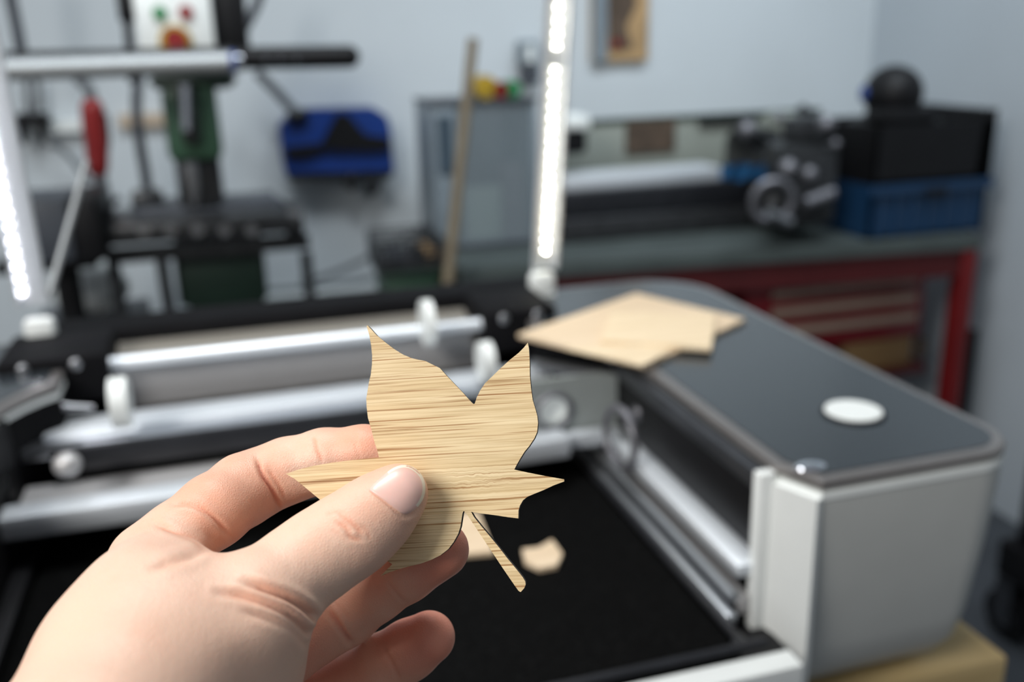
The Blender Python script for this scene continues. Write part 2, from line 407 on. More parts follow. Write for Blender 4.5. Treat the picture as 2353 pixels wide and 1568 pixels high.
# lid arms with LED strips; both lean forward a little
ARM = Vector((.019, -.147, .989)).normalized()
def arm(bx, by, Y, w_l, w_r, leds, mled, lab):
    B = ony(bx, by, Y); mb = MB()
    side = Vector((1, 0, 0)); nrm = ARM.cross(side).normalized()
    top = B + ARM * .62
    ch_ = [(-w_l, 0), (w_r, 0), (w_r, .006), (w_r - .003, .006), (w_r - .003, .002), (-w_l + .003, .002), (-w_l + .003, .006), (-w_l, .006)]
    sgn = -1 if nrm.y > 0 else 1
    ring = []
    for p in (B, top): ring.append([mb.bm.verts.new(p + side * u + nrm * (sgn * v)) for u, v in ch_])
    n = len(ch_)
    for k in range(n): mb.bm.faces.new((ring[0][k], ring[0][(k + 1) % n], ring[1][(k + 1) % n], ring[1][k]))
    mb.bm.faces.new(ring[0][::-1]); mb.bm.faces.new(ring[1])
    o = mb.build('lid_arm', 'aluw', lc); o['label'] = lab
    for d in leds:
        m2 = MB(); p = B + ARM * d + nrm * (sgn * .0035)
        m2.sph(p, .0010, (1, 1, 1), 12); m2.build('led', mled, o)
    return o
ledr = [.018 + .0104 * k for k in range(17)] + [.018 + .0104 * k for k in range(18, 40)]
arm(1250, 615, .850, .0125, .0125, ledr, 'led', 'silver lid arm at the right with warm white LED strip')
ledl = [.012 + .0112 * k for k in range(22)]
arm(58, 700, .850, .006, .019, ledl, 'led_l', 'silver lid arm at the left with cool white LED strip')
for x, y in ((1245, 660), (95, 770)):
    p = ony(x, y, .842)
    MB().box((p.x, p.y, p.z), (.024, .016, .030), 0, .005).cyl((p.x - .016, p.y, p.z - .010), (p.x + .010, p.y, p.z - .010), .009).build('arm_hinge', 'plastic_w', lc)
MB().cyl(ony(112, 685, .885), ony(200, 370, .93), .0032, .0028).build('gas_strut', 'lamp', lc)

# ------------------------------------------------------------------ plywood pieces on the deck and on the bed
def sheet(pix, z, th, m, name, label):
    mb = MB(); pts = [onz(x, y, z + th) for x, y in pix]
    mb.plate(pts, (0, 0, -th)); return tag(mb.build(name, m, None, smooth=False), label, 'wood piece')
sheet([(1190, 768), (1462, 674), (1712, 733), (1482, 840)], DZ + .001, .003, 'ply', 'plywood_sheet', 'large pale plywood sheet lying crosswise on the deck of the laser cutter')
sheet([(1405, 716), (1646, 722), (1634, 800), (1380, 782)], DZ + .0042, .003, 'ply2', 'plywood_sheet', 'smaller yellowish plywood rectangle lying on top of the large sheet')
sheet([(1300, 800), (1560, 790), (1500, 828), (1475, 839)], DZ + .0042, .0015, 'ply2', 'veneer_strip', 'thin veneer offcut near the front corner of the large plywood sheet')
sheet([(1200, 1262), (1238, 1258), (1268, 1240), (1292, 1272), (1280, 1298), (1240, 1306), (1206, 1290)], BZ + .0005, .003, 'ply', 'wood_offcut', 'small rounded pale wood offcut alone on the black bed')
sheet([(1020, 1180), (1098, 1176), (1135, 1268), (1040, 1276)], BZ + .0005, .003, 'ply', 'wood_offcut', 'pale wood offcut on the bed behind the leaf stem')

# ------------------------------------------------------------------ milling machine with its stand
mt = ony(430, 560, 1.85)
ml = thing('milling_machine', 'green milling machine with white switch box on black legs behind the laser cutter', 'milling machine', (mt.x, 1.95, 0))
sb = MB().px(308, -60, 487, 121, 1.74, .08, .006).build('switch_box', 'plastic_w', ml)
for x, y, r, m, nm in ((367, 30, .011, 'green2', 'start_button'), (427, 28, .011, 'redb', 'stop_button'), (404, 96, .026, 'yellow', 'emergency_collar')):
    p = ony(x, y, 1.74); MB().cyl(p, p + Vector((0, -.008, 0)), r).build(nm, m, sb)
p = ony(404, 92, 1.73); MB().cyl(p, p + Vector((0, -.018, 0)), .017).build('emergency_button', 'redb', sb)
MB().px(488, -60, 568, 135, 1.77, .16, .01).build('motor_housing', 'black', ml)
MB().px(268, -30, 305, 50, 1.80, .05, .005).build('depth_stop', 'black', ml)
MB().cyl(ony(292, 40, 1.82), ony(306, 190, 1.82), .008).build('rod', 'darksteel', ml)
MB().px(340, 165, 545, 208, 1.80, .14, .02).build('spindle_head', 'darkgreen', ml)
MB().px(376, 195, 505, 372, 1.80, .12, .015).build('column', 'green', ml)
MB().px(412, 190, 452, 330, 1.775, .03, .006).build('quill', 'darksteel', ml)
MB().cyl(ony(425, 195, 1.765), ony(428, 300, 1.765), .006).build('feed_rod', 'chrome', ml)
MB().px(405, 330, 510, 492, 1.84, .10, .01).build('lower_column', 'darksteel', ml)
MB().sph(ony(440, 400, 1.835), .012, (1, .5, 5)).build('slide', 'steel', ml)
tb = MB().px(232, 505, 670, 552, 1.76, .20, .006).build('milling_table', 'darksteel', ml)
for k in range(5):
    p = ony(330 + k * 62, 530, 1.757); MB().cyl(p, p + Vector((0, .006, 0)), .010).build('table_knob', 'steel', tb)
MB().px(300, 470, 640, 506, 1.84, .12, .004).build('saddle', 'slate', ml)
p = ony(655, 510, 1.80); MB().cyl(p, p + Vector((.03, 0, 0)), .036).build('handwheel', 'darksteel', ml)
MB().px(402, 552, 612, 700, 1.84, .14, .01).build('pedestal', 'darkgreen', ml)
MB().px(300, 440, 375, 500, 1.86, .05, .01).build('vise', 'darksteel', ml)
MB().tube([ony(240, 540, 1.8), ony(250, 500, 1.8), ony(255, 470, 1.8), ony(275, 455, 1.8)], .006).build('crank_handle', 'darksteel', ml)
zt = ony(430, 700, 1.84).z
sd = ml
a, b = ony(250, 570, 1.80), ony(712, 570, 1.80)
MB().mm(a.x, b.x, 1.80, 1.825, a.z - .03, a.z - .005).build('stand_rail', 'darksteel', sd)
for x in (252, 366, 702):
    p = ony(x, 570, 1.80); MB().cyl((p.x, 1.81, p.z - .01), (p.x + .012, 1.83, 0), .011).build('stand_leg', 'darksteel', sd)
MB().mm(ony(420, 600, 1.84).x, ony(600, 600, 1.84).x, 1.85, 1.97, 0, zt).build('stand_box', 'darkgreen', sd)

# tube lamp in front of the mill
tl = thing('tube_lamp', 'long silver tube lamp with blue ring and black handle in front of milling machine', 'lamp', ony(300, 148, 1.62))
MB().cyl(ony(-260, 168, 1.62), ony(535, 143, 1.62), .0165).build('lamp_tube', 'lamp', tl)
MB().cyl(ony(-260, 146, 1.635), ony(540, 126, 1.635), .013).build('lamp_back_rail', 'black', tl)
MB().cyl(ony(528, 143, 1.62), ony(541, 143, 1.62), .0172).build('blue_ring', 'blue', tl)
MB().cyl(ony(541, 143, 1.62), ony(557, 142, 1.62), .0155, .013).build('end_cap', 'chrome', tl)
hd = MB().cyl(ony(550, 134, 1.63), ony(802, 130, 1.63), .0175).sph(ony(802, 130, 1.63), .0175).build('handle', 'black', tl)
for x in (612, 645, 682): MB().sph(ony(x, 138, 1.613), .004).build('handle_button', 'slate', hd)
MB().mm(ony(440, 150, 1.62).x, ony(470, 150, 1.62).x, 1.63, 1.80, ony(450, 160, 1.62).z, ony(450, 130, 1.62).z).build('clamp', 'black', tl)

# hoses and cables
def cable(pix, Y, r, label, m='cable', name='cable', cat='cable'):
    return tag(MB().tube([ony(x, y, Y) for x, y in pix], r).build(name, m), label, cat)
cable([(10, -120), (22, -20), (38, 60), (50, 128)], 2.1, .011, 'dark cable hanging at the upper left above the tube lamp', 'slate')
cable([(330, 150), (318, 180), (314, 250), (322, 330), (334, 400), (342, 470)], 2.0, .010, 'dark hose hanging left of the green milling column', 'slate', 'hose', 'hose')
cable([(590, 165), (630, 205), (662, 240), (684, 262)], 2.212, .011, 'grey cable slanting down to the blue tool tray', 'cable')
cable([(610, -60), (590, 10), (560, 70), (552, 110)], 2.1, .010, 'dark cable curving down beside the black motor housing', 'slate')
cable([(60, 180), (62, 220), (66, 262)], 2.28, .006, 'short grey cable above the left wall clamp', 'cable')
cable([(84, 180), (88, 225), (82, 262)], 2.28, .006, 'short grey cable above the right of the wall clamp', 'cable')
cable([(110, 330), (150, 350), (190, 400), (235, 440), (250, 520)], 2.25, .005, 'thin grey cable sagging below the wall clamps', 'cable')
cable([(690, 650), (760, 630), (830, 600), (900, 560), (980, 520)], 2.2, .006, 'thin grey cable rising behind the wire basket', 'cable')
cable([(600, 668), (700, 662), (800, 650), (860, 640)], 2.28, .006, 'thin grey cable low on the wall right of the mill', 'cable')
# red hand tool
rt = thing('air_gun', 'red hand tool hanging on a grey cable left of the mill', 'hand tool', ony(215, 400, 2.0))
MB().tube([ony(212, 250, 2.0), ony(216, 300, 2.0), ony(222, 340, 2.0), ony(224, 378, 2.0)], .021, 14).sph(ony(212, 250, 2.0), .021).sph(ony(224, 378, 2.0), .020, (1, 1, 1.4)).build('handle', 'redb', rt)
MB().tube([ony(175, 178, 2.0), ony(196, 195, 2.0), ony(208, 215, 2.0), ony(212, 245, 2.0)], .010).build('hose', 'cable', rt)
MB().tube([ony(238, 260, 2.02), ony(244, 320, 2.02), ony(238, 390, 2.02)], .007).build('trigger', 'black', rt)
MB().tube([ony(226, 390, 2.0), ony(236, 440, 2.0), ony(250, 500, 2.0)], .013).build('nozzle', 'cable', rt)
# rail with clamps
r_ = MB().px(36, 280, 196, 306, 2.29, .03).build('wall_rail', 'plastic_w'); tag(r_, 'short white rail on the wall left of the red tool', 'rail')
for i, (x0, x1) in enumerate(((32, 72), (76, 112))):
    c = thing('clamp', ['black clamp at the left end of the white wall rail', 'black clamp beside the first on the white wall rail'][i], 'clamp', ony(x0, 300, 2.27))
    MB().px(x0, 262, x1, 286, 2.25, .04, .004).build('jaw', 'black', c)
    MB().cyl(ony(x0 + 16, 284, 2.26), ony(x0 + 22, 330, 2.26), .010, .005).build('screw', 'black', c)
tag(MB().px(272, 262, 388, 292, 2.30, .02).build('wood_batten', 'beigew'), 'short beige wooden batten on the wall behind the mill', 'batten')
# slate case on a small stand
ca = thing('equipment_case', 'dark slate equipment case with black side at the far left', 'case', ony(130, 610, 1.72))
MB().px(30, 462, 165, 608, 1.72, .16, .008).build('case_front', 'slate', ca)
MB().px(165, 455, 232, 606, 1.715, .17, .008).build('case_side', 'black', ca)
zc = ony(130, 606, 1.72).z
st = thing('pedestal_stand', 'black column stand below the slate equipment case', 'stand', (ony(150, 640, 1.78).x, 1.80, 0))
px_ = ony(150, 640, 1.78).x
MB().mm(px_ - .10, px_ + .06, 1.74, 1.88, zc - .016, zc, .002).build('stand_top', 'black', st)
MB().cyl((px_, 1.80, 0), (px_, 1.80, zc - .016), .022).build('column', 'black', st)
MB().cyl((px_, 1.80, 0), (px_, 1.80, .02), .085).build('foot', 'black', st)
bag = MB().sph(ony(205, 660, 1.98), .055, (1.3, .7, .9), 24)
for v in bag.bm.verts: v.co += Vector((random.uniform(-1, 1), random.uniform(-1, 1), random.uniform(-1, 1))) * .006
zb = min(v.co.z for v in bag.bm.verts)
tag(bag.build('plastic_bag', 'plastic_w'), 'crumpled white plastic bag under the slate case', 'bag')
p = ony(205, 660, 1.98)
tag(MB().mm(p.x - .1, p.x + .1, 1.9, 2.06, 0, zb + .004, .005).build('storage_box', 'slate'), 'dark storage box carrying the white plastic bag', 'box')
tag(MB().px(540, 676, 925, 700, 2.29, .03).build('cable_duct', 'plastic_w'), 'white cable duct low on the wall right of the mill', 'cable duct')

# blue tool tray on the wall
bt = thing('tool_tray', 'blue plastic tool tray with black tools hanging on the wall', 'tool tray', ony(775, 410, 2.25))
pl = [(642, 290), (668, 262), (700, 252), (858, 248), (890, 268), (898, 300), (906, 395), (900, 402), (662, 408), (652, 380)]
MB().plate([ony(x, y, 2.24) for x, y in pl], (0, .07, 0)).build('tray', 'blue', bt)
MB().plate([ony(x, y, 2.222) for x, y in [(735, 340), (775, 262), (800, 262), (840, 310), (895, 318), (895, 345), (800, 345)]], (0, .02, 0)).build('black_tool_body', 'black', bt)
MB().plate([ony(x, y, 2.225) for x, y in [(655, 340), (738, 330), (742, 348), (700, 362), (658, 362)]], (0, .016, 0)).build('black_tool_nose', 'black', bt)
MB().plate([ony(x, y, 2.235) for x, y in [(662, 398), (900, 392), (898, 408), (664, 412)]], (0, .06, 0)).build('tray_lip', 'black', bt)
for x, y in ((808, 418), (856, 430)): MB().sph(ony(x, y, 2.23), .016, (1, .8, 1.2)).build('hook', 'black', bt)
MB().sph(ony(684, 266, 2.225), .022, (1.1, .6, .8)).build('cable_plug', 'black', bt)

# ------------------------------------------------------------------ bench on the right with everything on it
BT = .695
lf = onz(1062, 618, BT); rt_ = onz(2262, 542, BT)
bn = thing('workbench', 'long grey-green topped workbench with red steel frame at the right', 'workbench', (1.0, 1.95, 0))
xl, xr = lf.x, rt_.x - .005
MB().plate([(xl, lf.y, BT), (xr, rt_.y, BT), (xr, 2.28, BT), (xl, 2.28, BT)], (0, 0, -.028)).build('bench_top', 'benchtop', bn)
MB().plate([(xl + .01, lf.y + .01, BT - .028), (xr, rt_.y + .01, BT - .028), (xr, rt_.y + .05, BT - .028), (xl + .01, lf.y + .05, BT - .028)], (0, 0, -.06)).build('front_rail', 'darkred', bn)
MB().mm(xr - .034, xr, rt_.y + .005, rt_.y + .045, 0, BT - .028, .003).build('leg', 'redleg', bn)
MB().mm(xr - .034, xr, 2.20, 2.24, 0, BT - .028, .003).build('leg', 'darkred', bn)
MB().mm(xl + .02, xl + .055, lf.y + .015, lf.y + .05, 0, BT - .028, .003).build('leg', 'redleg', bn)
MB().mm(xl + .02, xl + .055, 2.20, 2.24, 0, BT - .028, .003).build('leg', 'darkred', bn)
MB().mm(xl + .05, 1.30, 2.10, 2.12, .10, BT - .088).build('back_panel', 'black', bn)  # black sheet stands for the darkness under the bench
sh_z = ony(1900, 868, 1.80).z
MB().mm(xl + .05, xr - .001, 1.80, 2.18, sh_z - .02, sh_z).build('lower_shelf', 'darkred', bn)

# red tool chest with three light strips
tc_ = thing('tool_chest', 'red tool chest with three pale drawer fronts under the bench', 'tool chest', (ony(1920, 780, 1.80).x, 1.95, ony(1920, 795, 1.80).z))
a = ony(1715, 700, 1.80); b = ony(2122, 700, 1.80); zt, zb = ony(1920, 628, 1.80).z, ony(1920, 795, 1.80).z
MB().mm(a.x, b.x, 1.80, 2.08, zb, zt, .004).build('chest_body', 'red', tc_)
for ya, yb in ((668, 650), (708, 694), (752, 738)):
    p = ony(1775, ya, 1.795); q = ony(2105, yb, 1.795); z = (p.z + q.z) / 2
    MB().mm(p.x, q.x, 1.792, 1.80, z - .011, z + .009, .002).build('drawer_strip', 'drawer', tc_)
wb = tag(MB().mm(ony(1940, 830, 1.81).x, ony(2100, 830, 1.81).x - .01, 1.81, 2.05, sh_z, zb, .003).build('wooden_box', 'offcut'), 'brown wooden box under the red tool chest', 'box')
tag(MB().mm(a.x, ony(1935, 830, 1.81).x, 1.84, 2.05, sh_z, zb, .003).build('storage_box', 'black'), 'black storage box left of the brown wooden box below the chest', 'box')
tag(MB().mm(ony(2126, 830, 1.81).x - .008, ony(2148, 830, 1.81).x - .018, 1.82, 1.85, sh_z, ony(2150, 765, 1.84).z, .01).build('bottle', 'brown'), 'dark bottle between the wooden box and the red bench leg', 'bottle')
p = onx(2262, 905, 1.62)
tag(MB().cyl((1.63, rt_.y + .08, 0), (1.665, rt_.y + .12, ony(2262, 762, rt_.y + .1).z), .011).build('metal_rod', 'black'), 'black rod standing beside the red bench leg', 'rod')

# lathe
lt = thing('metal_lathe', 'metal lathe with grey-green splash panel standing on the bench', 'lathe', (1.0, 2.0, BT))
a, b = ony(1285, 330, 2.20), ony(1880, 330, 2.20)
sp = MB().mm(a.x, b.x, 2.20, 2.22, BT, ony(1640, 266, 2.20).z, .002).build('splash_panel', 'greengrey', lt)
MB().mm(a.x, b.x, 2.195, 2.225, ony(1640, 268, 2.20).z - .004, ony(1640, 262, 2.20).z, .001).build('panel_edge', 'darkgreen', sp)
MB().px(1440, 276, 1552, 350, 2.192, .008).build('dark_plate', 'brown', sp)
MB().px(1610, 268, 1740, 282, 2.185, .012).build('tool_bar', 'darksteel', sp)
zb = ony(1500, 425, 1.98).z
MB().px(1296, 396, 1660, 428, 1.98, .10, .004).build('bed_way', 'aluw', lt)
MB().px(1290, 426, 1780, 486, 1.965, .14, .004).build('bed_casting', 'blackm', lt)
MB().px(1290, 484, 1790, 500, 1.975, .12).build('lead_screw', 'steel', lt)
MB().px(1300, 498, 1420, 526, 1.98, .10).build('foot', 'slate', lt)
MB().px(1450, 498, 1700, 526, 1.99, .10).build('drip_tray', 'darksteel', lt)
p0, p1 = ony(1290, 526, 1.96), ony(1870, 526, 1.96)
MB().mm(p0.x, p1.x, 1.95, 2.15, BT, p0.z + .01, .003).build('base_tray', 'darksteel', lt)
MB().px(1288, 300, 1352, 356, 2.0, .12, .012).build('tailstock', 'black', lt)
MB().px(1302, 266, 1360, 300, 1.99, .12, .01).build('tailstock_top', 'plastic_w', lt)
# carriage with levers and chrome balls
MB().px(1755, 318, 1868, 520, 1.90, .20, .02).build('headstock', 'darksteel', lt)
MB().px(1812, 335, 1928, 520, 1.745, .11, .015).build('apron', 'darksteel', lt)
MB().px(1835, 268, 1915, 338, 1.78, .08, .02).build('chuck_guard', 'darksteel', lt)
MB().px(1730, 300, 1800, 350, 1.93, .12, .015).build('tool_post', 'black', lt)
MB().px(1800, 262, 1850, 330, 1.98, .10, .015).build('gear_cover', 'greengrey', lt)
MB().cyl(ony(1840, 250, 1.92), ony(1880, 285, 1.92), .013).build('lever', 'black', lt)
for x, y, r in ((1717, 297, .019), (1812, 386, .019), (1860, 400, .016), (1900, 285, .018), (1790, 270, .012), (1920, 330, .010), (1770, 500, .016)):
    MB().sph(ony(x, y, 1.74 if x > 1800 else 1.86), r).build('ball_knob', 'dull', lt)
MB().torus(ony(1775, 462, 1.73), .042, .008, (.2, 1, .1)).build('handwheel', 'dull', lt)
MB().cyl(ony(1775, 462, 1.73), ony(1775, 462, 1.92), .014).build('handwheel_shaft', 'darksteel', lt)
MB().cyl(ony(1850, 466, 1.725), ony(1915, 442, 1.725), .012).build('hand_lever', 'dull', lt)
MB().cyl(ony(1862, 462, 1.725), ony(1862, 462, 1.75), .008).build('lever_shaft', 'darksteel', lt)
MB().cyl(ony(1765, 492, 1.72), ony(1815, 512, 1.72), .013).build('feed_handle', 'steel', lt)
MB().cyl(ony(1717, 300, 1.87), ony(1780, 340, 1.93), .009).build('lever_rod', 'darksteel', lt)
cl = MB(); g = []
for i in range(13):
    for j in range(5):
        a = ony(1655 + i * 9, 378 + j * 9 + 3 * math.sin(i * .9 + j), 1.88 + .012 * math.sin(i * 1.3 + j * .8)); g.append(cl.bm.verts.new(a))
for i in range(12):
    for j in range(4): cl.bm.faces.new((g[i * 5 + j], g[i * 5 + j + 1], g[(i + 1) * 5 + j + 1], g[(i + 1) * 5 + j]))
bmesh.ops.solidify(cl.bm, geom=cl.bm.faces[:], thickness=.004)
tag(cl.build('cleaning_cloth', 'bluel'), 'light blue cloth draped over the lathe bed', 'cloth')

# crates at the right end of the bench
def crate(name, x0, y0, x1, y1, Y, dep, m, label, hole=None):
    a, b = ony(x0, (y0 + y1) / 2, Y), ony(x1, (y0 + y1) / 2, Y)
    zt, zb = ony((x0 + x1) / 2, y0, Y).z, ony((x0 + x1) / 2, y1, Y).z
    if zb < BT + .012 or m == 'bluec': zb = BT + .001
    c = thing(name, label, 'crate', ((a.x + b.x) / 2, Y + dep / 2, zb)); mb = MB(); w = .008
    mb.mm(a.x, b.x, Y, Y + dep, zb, zb + w).mm(a.x, a.x + w, Y, Y + dep, zb, zt).mm(b.x - w, b.x, Y, Y + dep, zb, zt)
    mb.mm(a.x, b.x, Y, Y + w, zb, zt).mm(a.x, b.x, Y + dep - w, Y + dep, zb, zt)
    for k in range(7):
        xx = a.x + (b.x - a.x) * (k + .5) / 7; mb.mm(xx - .004, xx + .004, Y - .006, Y, zb, zt)
    mb.build('crate_body', m, c)
    MB().mm(a.x - .008, b.x + .008, Y - .010, Y, zt - .02, zt).build('rim', m, c)
    MB().mm(a.x - .008, b.x + .008, Y + dep, Y + dep + .01, zt - .02, zt).build('rim', m, c)
    if hole: h = ony(*hole, Y - .008); MB().mm(h.x - .03, h.x + .03, Y - .013, Y - .005, h.z - .009, h.z + .009, .004).build('hand_hole', 'black', c)
    return c, a.x, b.x, zt, zb
_, ax, bx_, ztop, _ = crate('plastic_crate', 2000, 418, 2262, 528, 1.73, .24, 'bluec', 'blue plastic crate at the right end of the bench', (2150, 440))
cb = thing('plastic_crate', 'black plastic crate stacked on the blue crate', 'crate', ((ax + bx_) / 2, 1.86, ztop)); mb = MB(); w = .008
p = ony(1945, 330, 1.73).x; q = ony(2285, 330, 1.73).x; zr = ony(2110, 285, 1.73).z
p = ax
mb.mm(p, q, 1.73, 1.97, ztop, ztop + w).mm(p, p + w, 1.73, 1.97, ztop, zr).mm(p, q, 1.73, 1.738, ztop, zr).mm(p, q, 1.962, 1.97, ztop, zr)
zr2 = ony(2270, 252, 1.73).z
mb.plate([(q - .01, 1.73, ztop), (q, 1.73, zr2), (q, 1.97, zr2), (q - .01, 1.97, ztop)], (-.03, 0, 0)).build('crate_body', 'black', cb)
mb = None
bg = MB().sph(((p + q) / 2 - .02, 1.85, zr - .02), .12, (1.0, .8, .30), 24)
tag(bg.build('tarpaulin', 'black'), 'black tarpaulin bundled inside the black crate', 'tarpaulin')
p = ony(2052, 215, 1.82)
hm = thing('welding_helmet', 'black domed helmet on top of the black crate', 'helmet', p)
MB().sph(p, .060, (1.0, 1.1, 1.0), 28).build('helmet_shell', 'black', hm)
MB().box((p.x, p.y - .03, p.z - .045), (.12, .10, .04), 0, .015).build('chin_guard', 'black', hm)
MB().sph(ony(1985, 215, 1.78), .012, (.6, 1, 1.4)).build('side_knob', 'blue', hm)

# cabinet, broom stick, small things on it
cz0 = BT + .001
cbn = thing('glass_cabinet', 'blue-grey glass-fronted cabinet at the left end of the bench', 'cabinet', (ony(1120, 590, 1.98).x, 2.05, cz0))
a, b = ony(1000, 400, 1.98), ony(1236, 400, 1.98); zt = ony(1120, 236, 1.98).z
MB().mm(a.x, a.x + .05, 1.98, 2.16, cz0, zt, .004).build('side_panel', 'cab', cbn)
MB().mm(b.x - .012, b.x, 1.98, 2.16, cz0, zt, .003).build('side_panel', 'cab', cbn)
MB().mm(a.x, b.x, 2.15, 2.162, cz0, zt).build('back_panel', 'cab', cbn)
MB().mm(a.x - .003, b.x + .003, 1.975, 2.165, zt, zt + .006).build('top_panel', 'slate', cbn)
MB().mm(a.x, b.x, 1.98, 2.16, cz0, cz0 + .01).build('floor_panel', 'slate', cbn)
mg, N_, L_, b_ = new_mat('greyish_glass')
tr = N_.new('ShaderNodeBsdfTransparent'); tr.inputs[0].default_value = (.85, .9, .92, 1); mxs = N_.new('ShaderNodeMixShader'); mxs.inputs[0].default_value = .3
b_.inputs['Base Color'].default_value = (.38, .43, .46, 1); b_.inputs['Roughness'].default_value = .25
L_.new(tr.outputs[0], mxs.inputs[1]); L_.new(b_.outputs[0], mxs.inputs[2]); L_.new(mxs.outputs[0], N_['Material Output'].inputs[0])
MB().mm(a.x + .05, b.x - .012, 1.981, 1.985, cz0 + .01, zt).build('glass_front', mg, cbn)
MB().px(1008, 268, 1040, 400, 1.976, .004).build('dark_strip', 'cabdk', cbn)
zq = cz0 + .0105
c1, c2 = ony(1068, 500, 2.03).x, ony(1154, 500, 2.03).x
tag(MB().mm(c1, c2, 2.03, 2.05, zq, ony(1110, 430, 2.03).z).build('board', 'cream'), 'cream board standing inside the glass cabinet', 'board')
c1, c2 = ony(1160, 500, 2.02).x, ony(1206, 500, 2.02).x
tag(MB().mm(c1, c2, 2.02, 2.08, zq, ony(1195, 375, 2.02).z).build('cardboard_box', 'pinkbox'), 'dusty pink box standing inside the glass cabinet', 'box')
for (x, y, r, m, lb) in ((1118, 214, .024, 'yellow', 'yellow plastic spool on top of the glass cabinet'), (1152, 224, .017, 'redb', 'red plastic spool between yellow and green on the cabinet'), (1180, 222, .018, 'green2', 'green plastic spool on top of the glass cabinet')):
    p = ony(x, y, 2.0); zc_ = zt + .006 + r
    tag(MB().cyl((p.x, 2.0, zc_), (p.x, 2.05, zc_), r).cyl((p.x, 1.996, zc_), (p.x, 2.0, zc_), r * .5).build('spool', m), lb, 'spool')
a, b = ony(1087, 90, 1.80), ony(1030, 640, 1.72)
d = (b - a); e = a + d * ((0 - a.z) / d.z)
tag(MB().cyl(e, a, .0115, .0100).build('broom_handle', 'stick'), 'weathered wooden stick leaning in front of the glass cabinet', 'stick')
# wire basket on a green bin
p, q = ony(872, 600, 1.92), ony(1022, 600, 1.92); z1, z0 = ony(945, 552, 1.92).z, ony(945, 622, 1.92).z
bk = thing('wire_basket', 'dark wire basket of metal parts on a green bin', 'basket', ((p.x + q.x) / 2, 2.0, z0)); mb = MB()
for k in range(10):
    x = p.x + (q.x - p.x) * k / 9
    mb.cyl((x, 1.92, z0), (x, 1.92, z1), .0022, n=6).cyl((x, 2.08, z0), (x, 2.08, z1), .0022, n=6)
for k in range(6):
    z = z0 + .003 + (z1 - z0 - .006) * k / 5
    mb.mm(p.x, q.x, 1.918, 1.922, z - .002, z + .002).mm(p.x, q.x, 2.078, 2.082, z - .002, z + .002).mm(p.x - .002, p.x + .002, 1.92, 2.08, z - .002, z + .002).mm(q.x - .002, q.x + .002, 1.92, 2.08, z - .002, z + .002)
mb.mm(p.x, q.x, 1.92, 2.08, z0, z0 + .003); mb.build('wire_frame', 'darksteel', bk)
labs = ['steel part at the left in the wire basket', 'dark slate part lying behind in the wire basket', 'shiny steel part in the middle of the wire basket', 'black part at the right in the wire basket', 'brownish part at the far right in the wire basket']
for k, (m, dx) in enumerate((('steel', .12), ('slate', .3), ('chrome', .5), ('black', .7), ('tan', .88))):
    x = p.x + (q.x - p.x) * dx; r = .014
    tag(MB().cyl((x, 1.95 + .01 * k, z0 + .003 + r), (x, 2.02 + .01 * k, z0 + .003 + r), r, n=12).cyl((x, 1.94 + .01 * k, z0 + .003 + r), (x, 1.95 + .01 * k, z0 + .003 + r), r * .6, n=12).build('metal_part', m), labs[k], 'metal part')
gb = thing('storage_bin', 'green plastic bin carrying the wire basket', 'bin', ((p.x + q.x) / 2, 2.0, 0))
MB().mm(p.x + .01, q.x - .01, 1.925, 2.075, 0, z0 - .012, .01).build('bin_body', 'green', gb)
MB().mm(p.x + .002, q.x - .002, 1.918, 2.082, z0 - .018, z0 - .0005, .003).build('lid', 'darkgreen', gb)
# wall things
po = thing('wall_poster', 'tan picture panel with dark figures high on the back wall', 'poster', ony(1425, 142, 2.30))
MB().px(1362, -90, 1490, 140, 2.30, .015).build('panel', 'tan', po)
MB().px(1364, -90, 1396, 142, 2.296, .004).build('pale_edge_strip', 'cab', po)
MB().plate([ony(x, y, 2.297) for x, y in [(1398, -80), (1452, -80), (1462, 10), (1440, 60), (1452, 110), (1404, 118), (1398, 60)]], (0, .003, 0)).build('dark_figure', 'brown', po)
MB().px(1408, 90, 1426, 108, 2.294, .003).build('red_patch', 'red', po)
so = thing('wall_socket', 'grey-white wall fixture with dark lower half left of the LED arm', 'wall fixture', ony(1218, 190, 2.28))
MB().px(1198, 92, 1240, 150, 2.27, .05, .006).build('cover', 'cab', so)
MB().px(1204, 148, 1240, 192, 2.275, .045, .006).build('lower_half', 'slate', so)
MB().px(1212, 104, 1226, 142, 2.262, .01).build('pale_switch', 'plastic_w', so)
# trolley at right
p = onz(2312, 1462, 0)
tr_ = thing('trolley', 'black trolley on casters at the right edge', 'trolley', (p.x + .25, p.y + .05, 0))
def caster(x, y):
    w = MB().cyl((x - .014, y, .05), (x + .014, y, .05), .050, n=28).build('wheel', 'black', tr_)
    MB().cyl((x - .017, y, .05), (x + .017, y, .05), .022, n=20).build('hub', 'steel', w)
    MB().mm(x - .024, x - .018, y - .02, y + .02, .04, .125).mm(x + .018, x + .024, y - .02, y + .02, .04, .125).mm(x - .024, x + .024, y - .02, y + .02, .12, .128).build('fork', 'satin', tr_)
for x, y in ((p.x, p.y), (p.x + .32, p.y), (p.x, p.y - .5), (p.x + .32, p.y - .5)): caster(x, y)
MB().mm(p.x - .02, p.x + .34, p.y - .53, p.y + .03, .128, .20, .005).build('base_frame', 'black', tr_)
MB().mm(p.x + .0, p.x + .04, p.y - .03, p.y + .01, .20, .62, .003).build('post', 'black', tr_)
MB().mm(p.x + .30, p.x + .34, p.y - .03, p.y + .01, .20, .62, .003).build('post', 'black', tr_)
MB().mm(p.x + .0, p.x + .34, p.y - .53, p.y + .01, .62, .64, .003).build('shelf', 'black', tr_)

